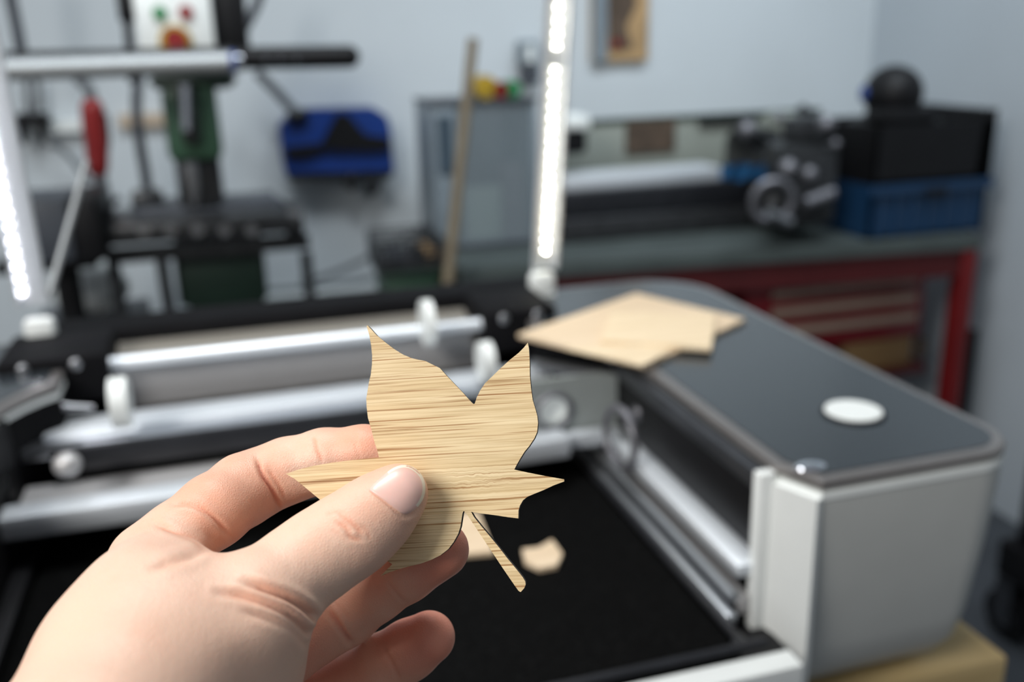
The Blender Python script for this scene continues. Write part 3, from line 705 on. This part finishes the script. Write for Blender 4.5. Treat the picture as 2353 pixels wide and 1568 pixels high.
# ------------------------------------------------------------------ leaf held in the hand
LD = .2425                                            # distance of the leaf's face at its centre
fwd = Vector(M[2]); rgt = Vector(M[0]); dwn = Vector(M[1])
LC = ond(985, 1080, LD)
LN = (-fwd - rgt * .10 - dwn * .16).normalized()      # face normal, turned a little to the left and up
def onleaf(x, y):
    r = ray(x, y); k = (LC - EYE).dot(LN) / r.dot(LN); return EYE + r * k
LO = [(549,18),(566,36),(600,74),(650,115),(700,153),(750,184),(800,205),(840,214),(875,220),(915,240),(957,260),(990,297),(1040,350),(1090,402),(1130,447),(1147,463),(1154,460),(1165,425),(1185,385),(1212,345),(1250,309),(1300,260),(1350,215),(1400,175),(1430,145),(1452,117),(1459,150),(1463,220),(1464,300),(1470,370),(1480,440),(1495,490),(1506,530),(1510,570),(1505,620),(1490,655),(1460,700),(1435,730),(1410,770),(1390,805),(1376,832),(1450,848),(1550,868),(1657,887),(1657,899),(1600,920),(1540,948),(1490,968),(1450,985),(1425,1005),(1408,1035),(1400,1062),(1399,1107),(1340,1100),(1260,1088),(1180,1078),(1133,1070),(1150,1100),(1190,1150),(1245,1215),(1290,1270),(1340,1335),(1390,1395),(1425,1440),(1438,1462),(1440,1480),(1432,1500),(1412,1522),(1400,1515),(1375,1480),(1320,1400),(1270,1325),(1220,1250),(1160,1160),(1110,1085),(1095,1068),(1090,1066),(1085,1078),(1080,1110),(1073,1155),(1060,1195),(1035,1240),(1005,1280),(960,1315),(910,1340),(850,1362),(780,1378),(720,1395),(670,1412),(622,1432),(690,1365),(650,1340),(560,1290),(500,1210),(430,1130),(325,1037),(250,975),(190,925),(140,885),(90,856),(150,835),(250,810),(350,793),(450,780),(540,770),(614,763),(605,725),(590,680),(570,600),(552,540),(545,480),(543,430),(550,390),(558,340),(568,300),(575,240),(576,190),(570,130),(560,75),(545,25)]
def bamboo():
    m, N, L, b = new_mat('bamboo_ply')
    tc = N.new('ShaderNodeTexCoord')
    def noise(sx, sy, sz, sc, det=3, dist=0, rough=.6):
        mp = N.new('ShaderNodeMapping'); mp.inputs['Scale'].default_value = (sx, sy, sz); 
        n = N.new('ShaderNodeTexNoise'); n.inputs['Scale'].default_value = sc; n.inputs['Detail'].default_value = det; n.inputs['Distortion'].default_value = dist; n.inputs['Roughness'].default_value = rough
        L.new(warp.outputs[0], mp.inputs[0]); L.new(mp.outputs[0], n.inputs['Vector']); return n
    def ramp(src, p0, c0, p1, c1):
        r = N.new('ShaderNodeValToRGB'); r.color_ramp.elements[0].position = p0; r.color_ramp.elements[0].color = (*c0, 1)
        r.color_ramp.elements[1].position = p1; r.color_ramp.elements[1].color = (*c1, 1); L.new(src, r.inputs[0]); return r
    # the node knot: lines bulge around one spot
    sep = N.new('ShaderNodeSeparateXYZ'); L.new(tc.outputs['Object'], sep.inputs[0])
    def mth(op, a, b_=None, v=None):
        q = N.new('ShaderNodeMath'); q.operation = op
        if isinstance(a, (int, float)): q.inputs[0].default_value = a
        else: L.new(a, q.inputs[0])
        if b_ is not None:
            if isinstance(b_, (int, float)): q.inputs[1].default_value = b_
            else: L.new(b_, q.inputs[1])
        return q.outputs[0]
    dx = mth('MULTIPLY', mth('SUBTRACT', sep.outputs[0], KN[0]), 110.0); dy = mth('MULTIPLY', mth('SUBTRACT', sep.outputs[1], KN[1]), 300.0)
    r2 = mth('ADD', mth('MULTIPLY', dx, dx), mth('MULTIPLY', dy, dy)); g = mth('EXPONENT', mth('MULTIPLY', r2, -1.0))
    wn = N.new('ShaderNodeTexNoise'); wn.inputs['Scale'].default_value = 380; wn.inputs['Detail'].default_value = 2; L.new(tc.outputs['Object'], wn.inputs['Vector'])
    wv = mth('MULTIPLY', mth('MULTIPLY', mth('SUBTRACT', wn.outputs['Fac'], .5), g), .0015)
    cmb = N.new('ShaderNodeCombineXYZ'); L.new(sep.outputs[0], cmb.inputs[0]); L.new(mth('ADD', sep.outputs[1], wv), cmb.inputs[1]); L.new(sep.outputs[2], cmb.inputs[2])
    warp = N.new('ShaderNodeMapping'); warp.inputs['Rotation'].default_value = (0, 0, math.radians(-3.0)); L.new(cmb.outputs[0], warp.inputs[0])
    base = ramp(noise(14, 260, 1, 1, 4).outputs['Fac'], .3, (.66, .485, .255), .72, (.81, .655, .405))
    fine = ramp(noise(28, 1900, 1, 1, 3).outputs['Fac'], .38, (.80, .75, .66), .56, (1.05, 1.05, 1.05))
    line = ramp(noise(17, 1500, 1, 1, 2, 0, .5).outputs['Fac'], .345, (.48, .31, .18), .435, (1, 1, 1))
    line2 = ramp(noise(11, 800, 1, 1.0, 5, 0, .7).outputs['Fac'], .345, (.50, .35, .23), .405, (1, 1, 1))
    light = ramp(noise(35, 1300, 1, 1, 2).outputs['Fac'], .60, (0, 0, 0), .75, (.10, .09, .06))
    def mix(a, b_, t, f=1.0):
        q = N.new('ShaderNodeMix'); q.data_type = 'RGBA'; q.blend_type = t; q.inputs[0].default_value = f
        L.new(a, q.inputs[6]); L.new(b_, q.inputs[7]); return q.outputs[2]
    c = mix(base.outputs[0], fine.outputs[0], 'MULTIPLY', .85); c = mix(c, line.outputs[0], 'MULTIPLY', .95); c = mix(c, line2.outputs[0], 'MULTIPLY', .9); c = mix(c, light.outputs[0], 'ADD', 1)
    L.new(c, b.inputs['Base Color']); b.inputs['Roughness'].default_value = .48; b.inputs['Specular IOR Level'].default_value = .35
    bp = N.new('ShaderNodeBump'); bp.inputs['Strength'].default_value = .25; bp.inputs['Distance'].default_value = .0002
    L.new(fine.outputs[0], bp.inputs['Height']); L.new(bp.outputs[0], b.inputs['Normal'])
    return m
ux = (rgt - LN * rgt.dot(LN)).normalized(); uy = LN.cross(ux).normalized()
def leafxy(x, y): v = onleaf(x, y) - LC; return Vector((v.dot(ux), v.dot(uy), 0))
def zl(x, y): return leafxy(620 + x / 2.45, 740 + y / 2.45)
KN = zl(1175, 895)
MT['bamboo'] = bamboo(); MT['burnt'] = mat('laser_burnt_edge', (.045, .028, .018), .7, var=.3, scale=900)
def make_leaf():
    bm = bmesh.new(); P = [zl(*p) for p in LO]; th = .0028
    f = [bm.verts.new(p) for p in P]; k = [bm.verts.new(p + Vector((0, 0, -th))) for p in P]; n = len(P)
    a = bm.faces.new(f); b = bm.faces.new(k[::-1]); 
    for i in range(n):
        s_ = bm.faces.new((f[i], k[i], k[(i + 1) % n], f[(i + 1) % n])); s_.material_index = 1
    bmesh.ops.recalc_face_normals(bm, faces=bm.faces)
    me = bpy.data.meshes.new('wooden_leaf'); bm.to_mesh(me); bm.free()
    me.materials.append(MT['bamboo']); me.materials.append(MT['burnt'])
    o = bpy.data.objects.new('wooden_leaf', me); C.objects.link(o)
    o.matrix_world = Matrix(((ux.x, uy.x, LN.x, LC.x), (ux.y, uy.y, LN.y, LC.y), (ux.z, uy.z, LN.z, LC.z), (0, 0, 0, 1)))
    return tag(o, 'laser-cut maple leaf of bamboo wood held between thumb and fingers', 'wooden leaf')
make_leaf()

# ------------------------------------------------------------------ the hand: one continuous surface grown from tapered bones
def bone(p):                                         # (px, py, radius px, distance) -> centre, radius
    x, y, r, d = p; c = ond(x, y, d); return np.array([c.x, c.y, c.z, r * d / F_PX])
def chain(pts): return [bone(p) for p in pts]
THUMB = chain([(330, 1530, 150, .206), (450, 1470, 150, .2085), (575, 1405, 128, .214), (690, 1306, 97, .2240), (752, 1262, 95, .2275), (815, 1222, 92, .2300), (868, 1178, 82, .2330), (914, 1136, 70, .2346)])
INDEX = chain([(345, 1290, 85, .232), (405, 1238, 82, .2355), (490, 1175, 84, .2425), (560, 1126, 82, .2525), (607, 1104, 75, .2565), (660, 1082, 74, .2575), (745, 1060, 73, .2572), (835, 1047, 68, .2557), (885, 1044, 61, .2546)])
MIDDLE = chain([(470, 1560, 105, .246), (640, 1490, 92, .254), (790, 1402, 82, .2595), (860, 1352, 76, .2555), (930, 1312, 71, .2525), (1012, 1264, 66, .2501)])
RING = chain([(520, 1700, 100, .255), (680, 1645, 86, .264), (800, 1582, 78, .2675), (880, 1532, 72, .2660), (940, 1494, 67, .2640), (986, 1465, 60, .2620)])
LITTLE = chain([(540, 1840, 90, .262), (680, 1800, 74, .270), (780, 1745, 66, .272), (860, 1700, 60, .270), (905, 1675, 52, .268)])
PALM = [chain([(195, 1795, 172, .180), (292, 1530, 160, .200), (345, 1300, 88, .2305)]),
        chain([(195, 1795, 172, .180), (300, 1640, 170, .215), (470, 1555, 110, .245)]),
        chain([(195, 1795, 172, .182), (330, 1740, 150, .225), (520, 1700, 100, .255)]),
        chain([(195, 1800, 172, .184), (340, 1830, 140, .232), (540, 1840, 90, .262)])]
FILL = [chain([(265, 1480, 112, .205), (330, 1390, 105, .212), (400, 1330, 78, .2215)]),
        chain([(330, 1560, 140, .208), (430, 1490, 140, .210), (530, 1500, 140, .2175)]),
        chain([(300, 1600, 160, .205), (480, 1600, 150, .215), (560, 1560, 120, .222)])]
w0 = PALM[0][0][:3]; w1 = bone((140, 2070, 1, .166))[:3]; el = np.array([-.20, -.21, .77])
ARMC = [[np.array([*w0, .0155]), np.array([*w1, .0190]), np.array([*(w1 * .5 + el * .5), .031]), np.array([*el, .036])]]
def cone_sdf(P, a, b):                                # rounded tapered bone
    ba = b[:3] - a[:3]; l2 = ba @ ba; rr = a[3] - b[3]
    pa = P - a[:3]; y = pa @ ba / l2; x2 = np.maximum((pa * pa).sum(1) - y * y * l2, 0)
    t = np.clip(y + np.sqrt(x2 / l2) * (-rr / math.sqrt(l2)) / max(math.sqrt(max(l2 - rr * rr, 1e-9)) / math.sqrt(l2), .3), 0, 1) if l2 > rr * rr else np.clip(y, 0, 1)
    q = pa - t[:, None] * ba
    return np.sqrt((q * q).sum(1)) - (a[3] + (b[3] - a[3]) * t)
def smin(a, b, k):
    h = np.maximum(k - np.abs(a - b), 0) / k
    return np.minimum(a, b) - h * h * k * .25
def chain_sdf(P, ch, k=.0025):
    d = None
    for a, b in zip(ch[:-1], ch[1:]):
        e = cone_sdf(P, a, b); d = e if d is None else smin(d, e, k)
    return d
def hand_sdf(P):
    d = None
    for ch in PALM + ARMC:
        e = chain_sdf(P, ch, .008); d = e if d is None else smin(d, e, .014)
    th = chain_sdf(P, THUMB, .004)
    for ch in FILL: th = smin(th, chain_sdf(P, ch, .006), .010)
    d = smin(d, th, .012)
    d = smin(d, chain_sdf(P, INDEX, .002), .004)
    for ch in (MIDDLE, RING, LITTLE): d = smin(d, chain_sdf(P, ch, .002), .0035)
    return d
def surface_nets(sdf, lo, hi, h, blk=10):
    n = np.ceil((hi - lo) / (h * blk)).astype(int)
    g = np.stack(np.meshgrid(*[np.arange(k) for k in n], indexing='ij'), -1).reshape(-1, 3)
    c = lo + (g + .5) * h * blk
    act = g[np.abs(sdf(c)) < h * blk * .95 + .003]
    o = np.stack(np.meshgrid(*[np.arange(blk)] * 3, indexing='ij'), -1).reshape(-1, 3)
    cells = (act[:, None, :] * blk + o[None]).reshape(-1, 3)
    S = n * blk + 2
    idx = lambda q: (q[:, 0] * S[1] + q[:, 1]) * S[2] + q[:, 2]
    cor = np.array([[i, j, k] for i in (0, 1) for j in (0, 1) for k in (0, 1)])
    ids = np.stack([idx(cells + q) for q in cor], 1)
    u, inv = np.unique(ids, return_inverse=True); inv = inv.reshape(ids.shape)
    q = np.stack([u // (S[1] * S[2]), (u // S[2]) % S[1], u % S[2]], 1)
    val = np.concatenate([sdf(lo + q[i:i + 400000] * h) for i in range(0, len(q), 400000)])
    v8 = val[inv]; ins = v8 < 0
    keep = ins.any(1) & ~ins.all(1); cells = cells[keep]; v8 = v8[keep]; ins = ins[keep]
    acc = np.zeros((len(cells), 3)); cnt = np.zeros(len(cells))
    E = [(a, b) for a in range(8) for b in range(a + 1, 8) if np.abs(cor[a] - cor[b]).sum() == 1]
    for a, b in E:
        m = ins[:, a] != ins[:, b]; t = v8[m, a] / (v8[m, a] - v8[m, b])
        acc[m] += cor[a] + t[:, None] * (cor[b] - cor[a]); cnt[m] += 1
    V = lo + (cells + acc / cnt[:, None]) * h
    cid = idx(cells); order = np.argsort(cid); scid = cid[order]
    def find(qc):
        k = idx(qc); p = np.clip(np.searchsorted(scid, k), 0, len(scid) - 1); ok = scid[p] == k
        return order[p], ok
    F = []
    for ax in range(3):
        b = [4, 2, 1][ax]; m = ins[:, 0] != ins[:, b]
        cc = cells[m]; s = ins[m, 0]; a1, a2 = (ax + 1) % 3, (ax + 2) % 3
        d1 = np.zeros(3, int); d1[a1] = 1; d2 = np.zeros(3, int); d2[a2] = 1
        i0 = np.nonzero(m)[0]; i1, k1 = find(cc - d1); i2, k2 = find(cc - d1 - d2); i3, k3 = find(cc - d2)
        ok = k1 & k2 & k3; Q = np.stack([i0, i1, i2, i3], 1)[ok]; Q[~s[ok]] = Q[~s[ok]][:, ::-1]; F.append(Q)
    return V, np.concatenate(F)
def seg_d(P, a, b):
    a = np.array(a, float); b = np.array(b, float); ab = b - a; t = np.clip(((P - a) @ ab) / (ab @ ab), 0, 1)
    return np.sqrt((((P - a) - t[:, None] * ab) ** 2).sum(1)), t
def build_hand():
    allc = np.array([p for ch in PALM + ARMC + [THUMB, INDEX, MIDDLE, RING, LITTLE] + FILL for p in ch])
    lo = (allc[:, :3] - allc[:, 3:]).min(0) - .004; hi = (allc[:, :3] + allc[:, 3:]).max(0) + .004
    V, F = surface_nets(hand_sdf, lo, hi, .0007)
    Ee = np.unique(np.sort(np.concatenate([F[:, [0, 1]], F[:, [1, 2]], F[:, [2, 3]], F[:, [3, 0]]]), 1), axis=0)
    deg = np.bincount(Ee.ravel(), minlength=len(V))[:, None]
    def lap(X):
        A = np.zeros_like(X); np.add.at(A, Ee[:, 0], X[Ee[:, 1]]); np.add.at(A, Ee[:, 1], X[Ee[:, 0]]); return A / np.maximum(deg, 1) - X
    for _ in range(6): V = V + .6 * lap(V); V = V - .62 * lap(V)
    for _ in range(3): V = V + .5 * lap(V)
    def normals(V):
        n = np.cross(V[F[:, 2]] - V[F[:, 0]], V[F[:, 3]] - V[F[:, 1]]); Nn = np.zeros_like(V)
        for k in range(4): np.add.at(Nn, F[:, k], n)
        return Nn / np.maximum(np.linalg.norm(Nn, axis=1), 1e-12)[:, None]
    Nn = normals(V); e = np.array(EYE)
    c = (V - e) @ M.T; PX = np.stack([CX + F_PX * c[:, 0] / c[:, 2], CY + F_PX * c[:, 1] / c[:, 2]], 1); D = c[:, 2]
    view = (e - V); view /= np.linalg.norm(view, axis=1)[:, None]; face = np.clip((Nn * view).sum(1) * 3, 0, 1)
    red = np.zeros(len(V)); disp = np.zeros(len(V))
    def crease(pts, w, dep, d0=0, d1=9, r=0.0, bulge=0.0, open_end=False):
        pts = [tuple(p) for p in catmull([Vector((*p, 0)) for p in pts], 4)] if len(pts) > 2 else [(*p, 0) for p in pts]
        pts = [p[:2] for p in pts]; n = len(pts) - 1; best = np.full(len(V), 1e9); tt = np.zeros(len(V))
        for i in range(n):
            q, t = seg_d(PX, pts[i], pts[i + 1]); m = q < best; best[m] = q[m]; tt[m] = (i + t[m]) / n
        sel = face * ((D > d0) & (D < d1)); fade = np.clip((tt if open_end else np.minimum(tt, 1 - tt)) * 4 + .2, 0, 1)
        gs = np.exp(-(best / w) ** 2) * sel * fade
        disp[:] -= dep * gs; disp[:] += bulge * np.exp(-((best - 2.4 * w) / (1.3 * w)) ** 2) * sel * fade
        red[:] = np.maximum(red, r * np.exp(-(best / (w * 1.6)) ** 2) * sel * fade)
    def blob(x, y, rx, ry, amt=0.0, r=0.0, d0=0, d1=9, ang=0):
        a = math.radians(ang); dx = PX[:, 0] - x; dy = PX[:, 1] - y
        u = (dx * math.cos(a) + dy * math.sin(a)) / rx; v = (-dx * math.sin(a) + dy * math.cos(a)) / ry
        g = np.exp(-(u * u + v * v)) * face * ((D > d0) & (D < d1)); disp[:] += amt * g; red[:] = np.maximum(red, r * g)
    SPLIT = .2365
    mm = .001
    # index: joint lines
    crease([(590, 1046), (603, 1090), (628, 1130), (650, 1180)], 5, .75 * mm, .2365, 9, .75, .15 * mm)
    crease([(612, 1075), (640, 1115), (655, 1150)], 5, .35 * mm, .2365, 9, .5)
    crease([(718, 1003), (728, 1030), (742, 1066)], 4, .38 * mm, .2365, 9, .6)
    crease([(812, 990), (820, 1030), (828, 1060)], 3.5, .14 * mm, .2365, 9, .2)
    crease([(395, 1160), (440, 1160), (490, 1190), (535, 1240)], 6, .7 * mm, .222, 9, .55, .2 * mm)
    crease([(352, 1200), (400, 1222), (440, 1238), (478, 1266)], 6, .6 * mm, .21, 9, .45, .2 * mm)
    blob(465, 1200, 42, 28, .9 * mm, .35, .222, 9, 35)
    # thumb joint wrinkles
    crease([(775, 1180), (800, 1196), (822, 1215), (834, 1234)], 5, .42 * mm, 0, .2365, .45)
    crease([(768, 1196), (795, 1213), (806, 1235), (835, 1241)], 5, .42 * mm, 0, .2365, .45, .1 * mm)
    crease([(828, 1205), (845, 1225), (850, 1243)], 5, .22 * mm, 0, .2365, .3)
    crease([(745, 1185), (770, 1178), (790, 1186)], 4, .18 * mm, 0, .2365, .25)
    crease([(760, 1215), (785, 1232), (800, 1250)], 4, .15 * mm, 0, .2365, .2)
    # folds at the root of the thumb
    crease([(565, 1338), (610, 1355), (655, 1372), (690, 1392), (715, 1412)], 9, 1.5 * mm, 0, .245, .3, .6 * mm, True)
    crease([(500, 1360), (560, 1372), (620, 1392), (665, 1415), (705, 1452)], 8, 1.0 * mm, 0, .245, .25, .45 * mm, True)
    crease([(560, 1408), (610, 1420), (660, 1440), (700, 1478)], 8, .5 * mm, 0, .245, .1, .2 * mm, True)
    crease([(480, 1264), (440, 1278), (400, 1290), (350, 1303)], 9, .9 * mm, 0, .245, .1, .3 * mm)
    blob(600, 1470, 90, 60, 1.2 * mm, 0, 0, .24, 20)
    # middle and ring finger joint lines
    crease([(748, 1392), (772, 1425), (795, 1460), (812, 1484)], 6, .8 * mm, .2365, 9, .8, .2 * mm)
    crease([(765, 1385), (795, 1420), (815, 1460)], 4, .25 * mm, .2365, 9, .4)
    crease([(888, 1335), (910, 1365), (932, 1388)], 4, .4 * mm, .2365, 9, .4)
    crease([(880, 1488), (900, 1525), (918, 1565)], 5, .5 * mm, .2365, 9, .6)
    # soft fold around the nail
    crease([(850, 1128), (868, 1142), (895, 1163), (925, 1186), (948, 1180), (966, 1164)], 5, .25 * mm, 0, .2365, .2, .2 * mm)
    V = V + Nn * disp[:, None]
    # flush: pinker pads and joints, plus warm shade put into the fingers' colour
    def near(p, rad):
        q = np.linalg.norm(V - np.array(p[:3]), axis=1); return np.exp(-(q / rad) ** 2)
    for ch, k in ((INDEX, .6), (MIDDLE, 1.0), (RING, 1.0), (LITTLE, 1.0), (THUMB, .28)):
        red = np.maximum(red, k * near(ch[-1], .017))
    for p, k, rad in ((INDEX[3], .55, .013), (INDEX[2], .55, .014), (INDEX[5], .2, .011), (MIDDLE[2], .65, .016), (MIDDLE[4], .7, .016), (MIDDLE[1], .8, .022), (MIDDLE[3], .6, .014), (RING[1], .8, .022), (RING[3], .6, .014), (LITTLE[2], .8, .02), (RING[2], .8, .018), (RING[4], .7, .016), (INDEX[1], .3, .013)):
        red = np.maximum(red, k * near(p, rad))
    me = bpy.data.meshes.new('left_hand'); me.from_pydata(V.tolist(), [], F.tolist()); me.update()
    at = me.attributes.new('flush_shade', 'FLOAT', 'POINT'); at.data.foreach_set('value', np.clip(red, 0, 1).astype(np.float32))
    me.polygons.foreach_set('use_smooth', [True] * len(me.polygons))
    o = bpy.data.objects.new('person_hand', me); C.objects.link(o); return o
def skin():
    m, N, L, b = new_mat('fair_skin')
    at = N.new('ShaderNodeAttribute'); at.attribute_name = 'flush_shade'
    tc = N.new('ShaderNodeTexCoord'); n1 = N.new('ShaderNodeTexNoise'); n1.inputs['Scale'].default_value = 110; n1.inputs['Detail'].default_value = 4
    L.new(tc.outputs['Object'], n1.inputs['Vector'])
    a = N.new('ShaderNodeMath'); a.operation = 'MULTIPLY_ADD'; a.inputs[1].default_value = .35; a.inputs[2].default_value = -.17
    L.new(n1.outputs['Fac'], a.inputs[0]); s_ = N.new('ShaderNodeMath'); s_.operation = 'ADD'; s_.use_clamp = True
    L.new(a.outputs[0], s_.inputs[0]); L.new(at.outputs['Fac'], s_.inputs[1])
    cr = N.new('ShaderNodeValToRGB'); cr.color_ramp.elements[0].color = (.82, .55, .415, 1); cr.color_ramp.elements[1].color = (.70, .23, .15, 1)
    e = cr.color_ramp.elements.new(.45); e.color = (.79, .40, .27, 1)
    L.new(s_.outputs[0], cr.inputs[0]); L.new(cr.outputs[0], b.inputs['Base Color'])
    b.inputs['Subsurface Weight'].default_value = .22; b.inputs['Subsurface Radius'].default_value = (1, .35, .2); b.inputs['Subsurface Scale'].default_value = .003
    b.inputs['Roughness'].default_value = .46; b.inputs['Specular IOR Level'].default_value = .42
    v = N.new('ShaderNodeTexVoronoi'); v.inputs['Scale'].default_value = 1500; v.feature = 'DISTANCE_TO_EDGE'; L.new(tc.outputs['Object'], v.inputs['Vector'])
    n2 = N.new('ShaderNodeTexNoise'); n2.inputs['Scale'].default_value = 500; n2.inputs['Detail'].default_value = 5; L.new(tc.outputs['Object'], n2.inputs['Vector'])
    ad = N.new('ShaderNodeMath'); ad.operation = 'ADD'; L.new(v.outputs['Distance'], ad.inputs[0]); L.new(n2.outputs['Fac'], ad.inputs[1])
    bp = N.new('ShaderNodeBump'); bp.inputs['Strength'].default_value = .32; bp.inputs['Distance'].default_value = .00035
    L.new(ad.outputs[0], bp.inputs['Height']); L.new(bp.outputs[0], b.inputs['Normal'])
    return m
hand = build_hand(); hand.data.materials.append(skin())
tag(hand, "person's left hand reaching in from the lower left, pinching the wooden leaf", 'hand')
# thumb nail laid on the thumb's back
def march(x, y):
    r = np.array(ray(x, y)); e = np.array(EYE); d = .19
    best = (9, d)
    for _ in range(60):
        s = hand_sdf((e + r * d)[None])[0]
        if s < best[0]: best = (s, d)
        d += max(s, 2e-5) * .8
        if s < 1e-5 or d > .26: break
    return e + r * best[1]
def nail():
    P = [(848,1127),(858,1113),(874,1099),(890,1085),(905,1075),(922,1069),(940,1070),(957,1079),(970,1093),(977,1112),(977,1132),(971,1150),(960,1166),(944,1178),(928,1182),(912,1173),(896,1161),(880,1149),(862,1137)]
    P = [tuple(p)[:2] for p in catmull([Vector((*p, 0)) for p in P + P[:1]], 2)][:-1]
    cx, cy = 918, 1124; R_ = 9; bm = bmesh.new(); e = np.array(EYE); rows = []
    ax = np.array([.72, -.69])                                   # direction of the thumb's axis in the picture
    for i in range(R_ + 1):
        k = i / R_; row = []
        for p in P:
            x, y = cx + (p[0] - cx) * k, cy + (p[1] - cy) * k
            q = march(x, y); off = .00040 if k < .95 else (.00018)
            v = e - q; v /= np.linalg.norm(v)
            row.append(bm.verts.new(Vector(q + v * off)))
            if i == 0: break
        rows.append(row)
    n = len(P); lay = {}
    for j in range(n): bm.faces.new((rows[0][0], rows[1][j], rows[1][(j + 1) % n]))
    for i in range(1, R_):
        for j in range(n):
            f = bm.faces.new((rows[i][j], rows[i + 1][j], rows[i + 1][(j + 1) % n], rows[i][(j + 1) % n]))
            mx = (np.array(P[j]) - (cx, cy)) @ ax / 62
            if i >= R_ - 1 and mx > .1: f.material_index = 1
    rim = rows[-1]; low = []
    for v_ in rim:
        d = (v_.co - EYE).normalized(); low.append(bm.verts.new(v_.co + d * .0012))
    for j in range(n): bm.faces.new((rim[j], low[j], low[(j + 1) % n], rim[(j + 1) % n]))
    bmesh.ops.recalc_face_normals(bm, faces=bm.faces)
    me = bpy.data.meshes.new('thumbnail'); bm.to_mesh(me); bm.free()
    m1 = mat('nail_plate', (.88, .56, .48), .3, var=.06, scale=200, spec=.5); m2 = mat('nail_free_edge', (.92, .84, .70), .4, var=.03)
    m1.node_tree.nodes['Principled BSDF'].inputs['Subsurface Weight'].default_value = .2
    m1.node_tree.nodes['Principled BSDF'].inputs['Subsurface Scale'].default_value = .002
    me.materials.append(m1); me.materials.append(m2)
    me.polygons.foreach_set('use_smooth', [True] * len(me.polygons))
    o = bpy.data.objects.new('thumbnail', me); C.objects.link(o); o.parent = hand; o['label'] = 'pink thumbnail with pale free edge'
nail()
GROUPS = {'cable': 'loose cables on and near the back wall', 'spool': 'plastic spools on the glass cabinet', 'metal_part': 'metal parts in the wire basket',
          'clamp': 'clamps on the white wall rail', 'plastic_crate': 'crates stacked on the bench end', 'plywood_sheet': 'plywood sheets on the deck', 'wood_offcut': 'wood offcuts on the bed'}
for o in bpy.data.objects:
    k = o.name.split('.')[0]
    if not o.parent and k in GROUPS: o['group'] = GROUPS[k]
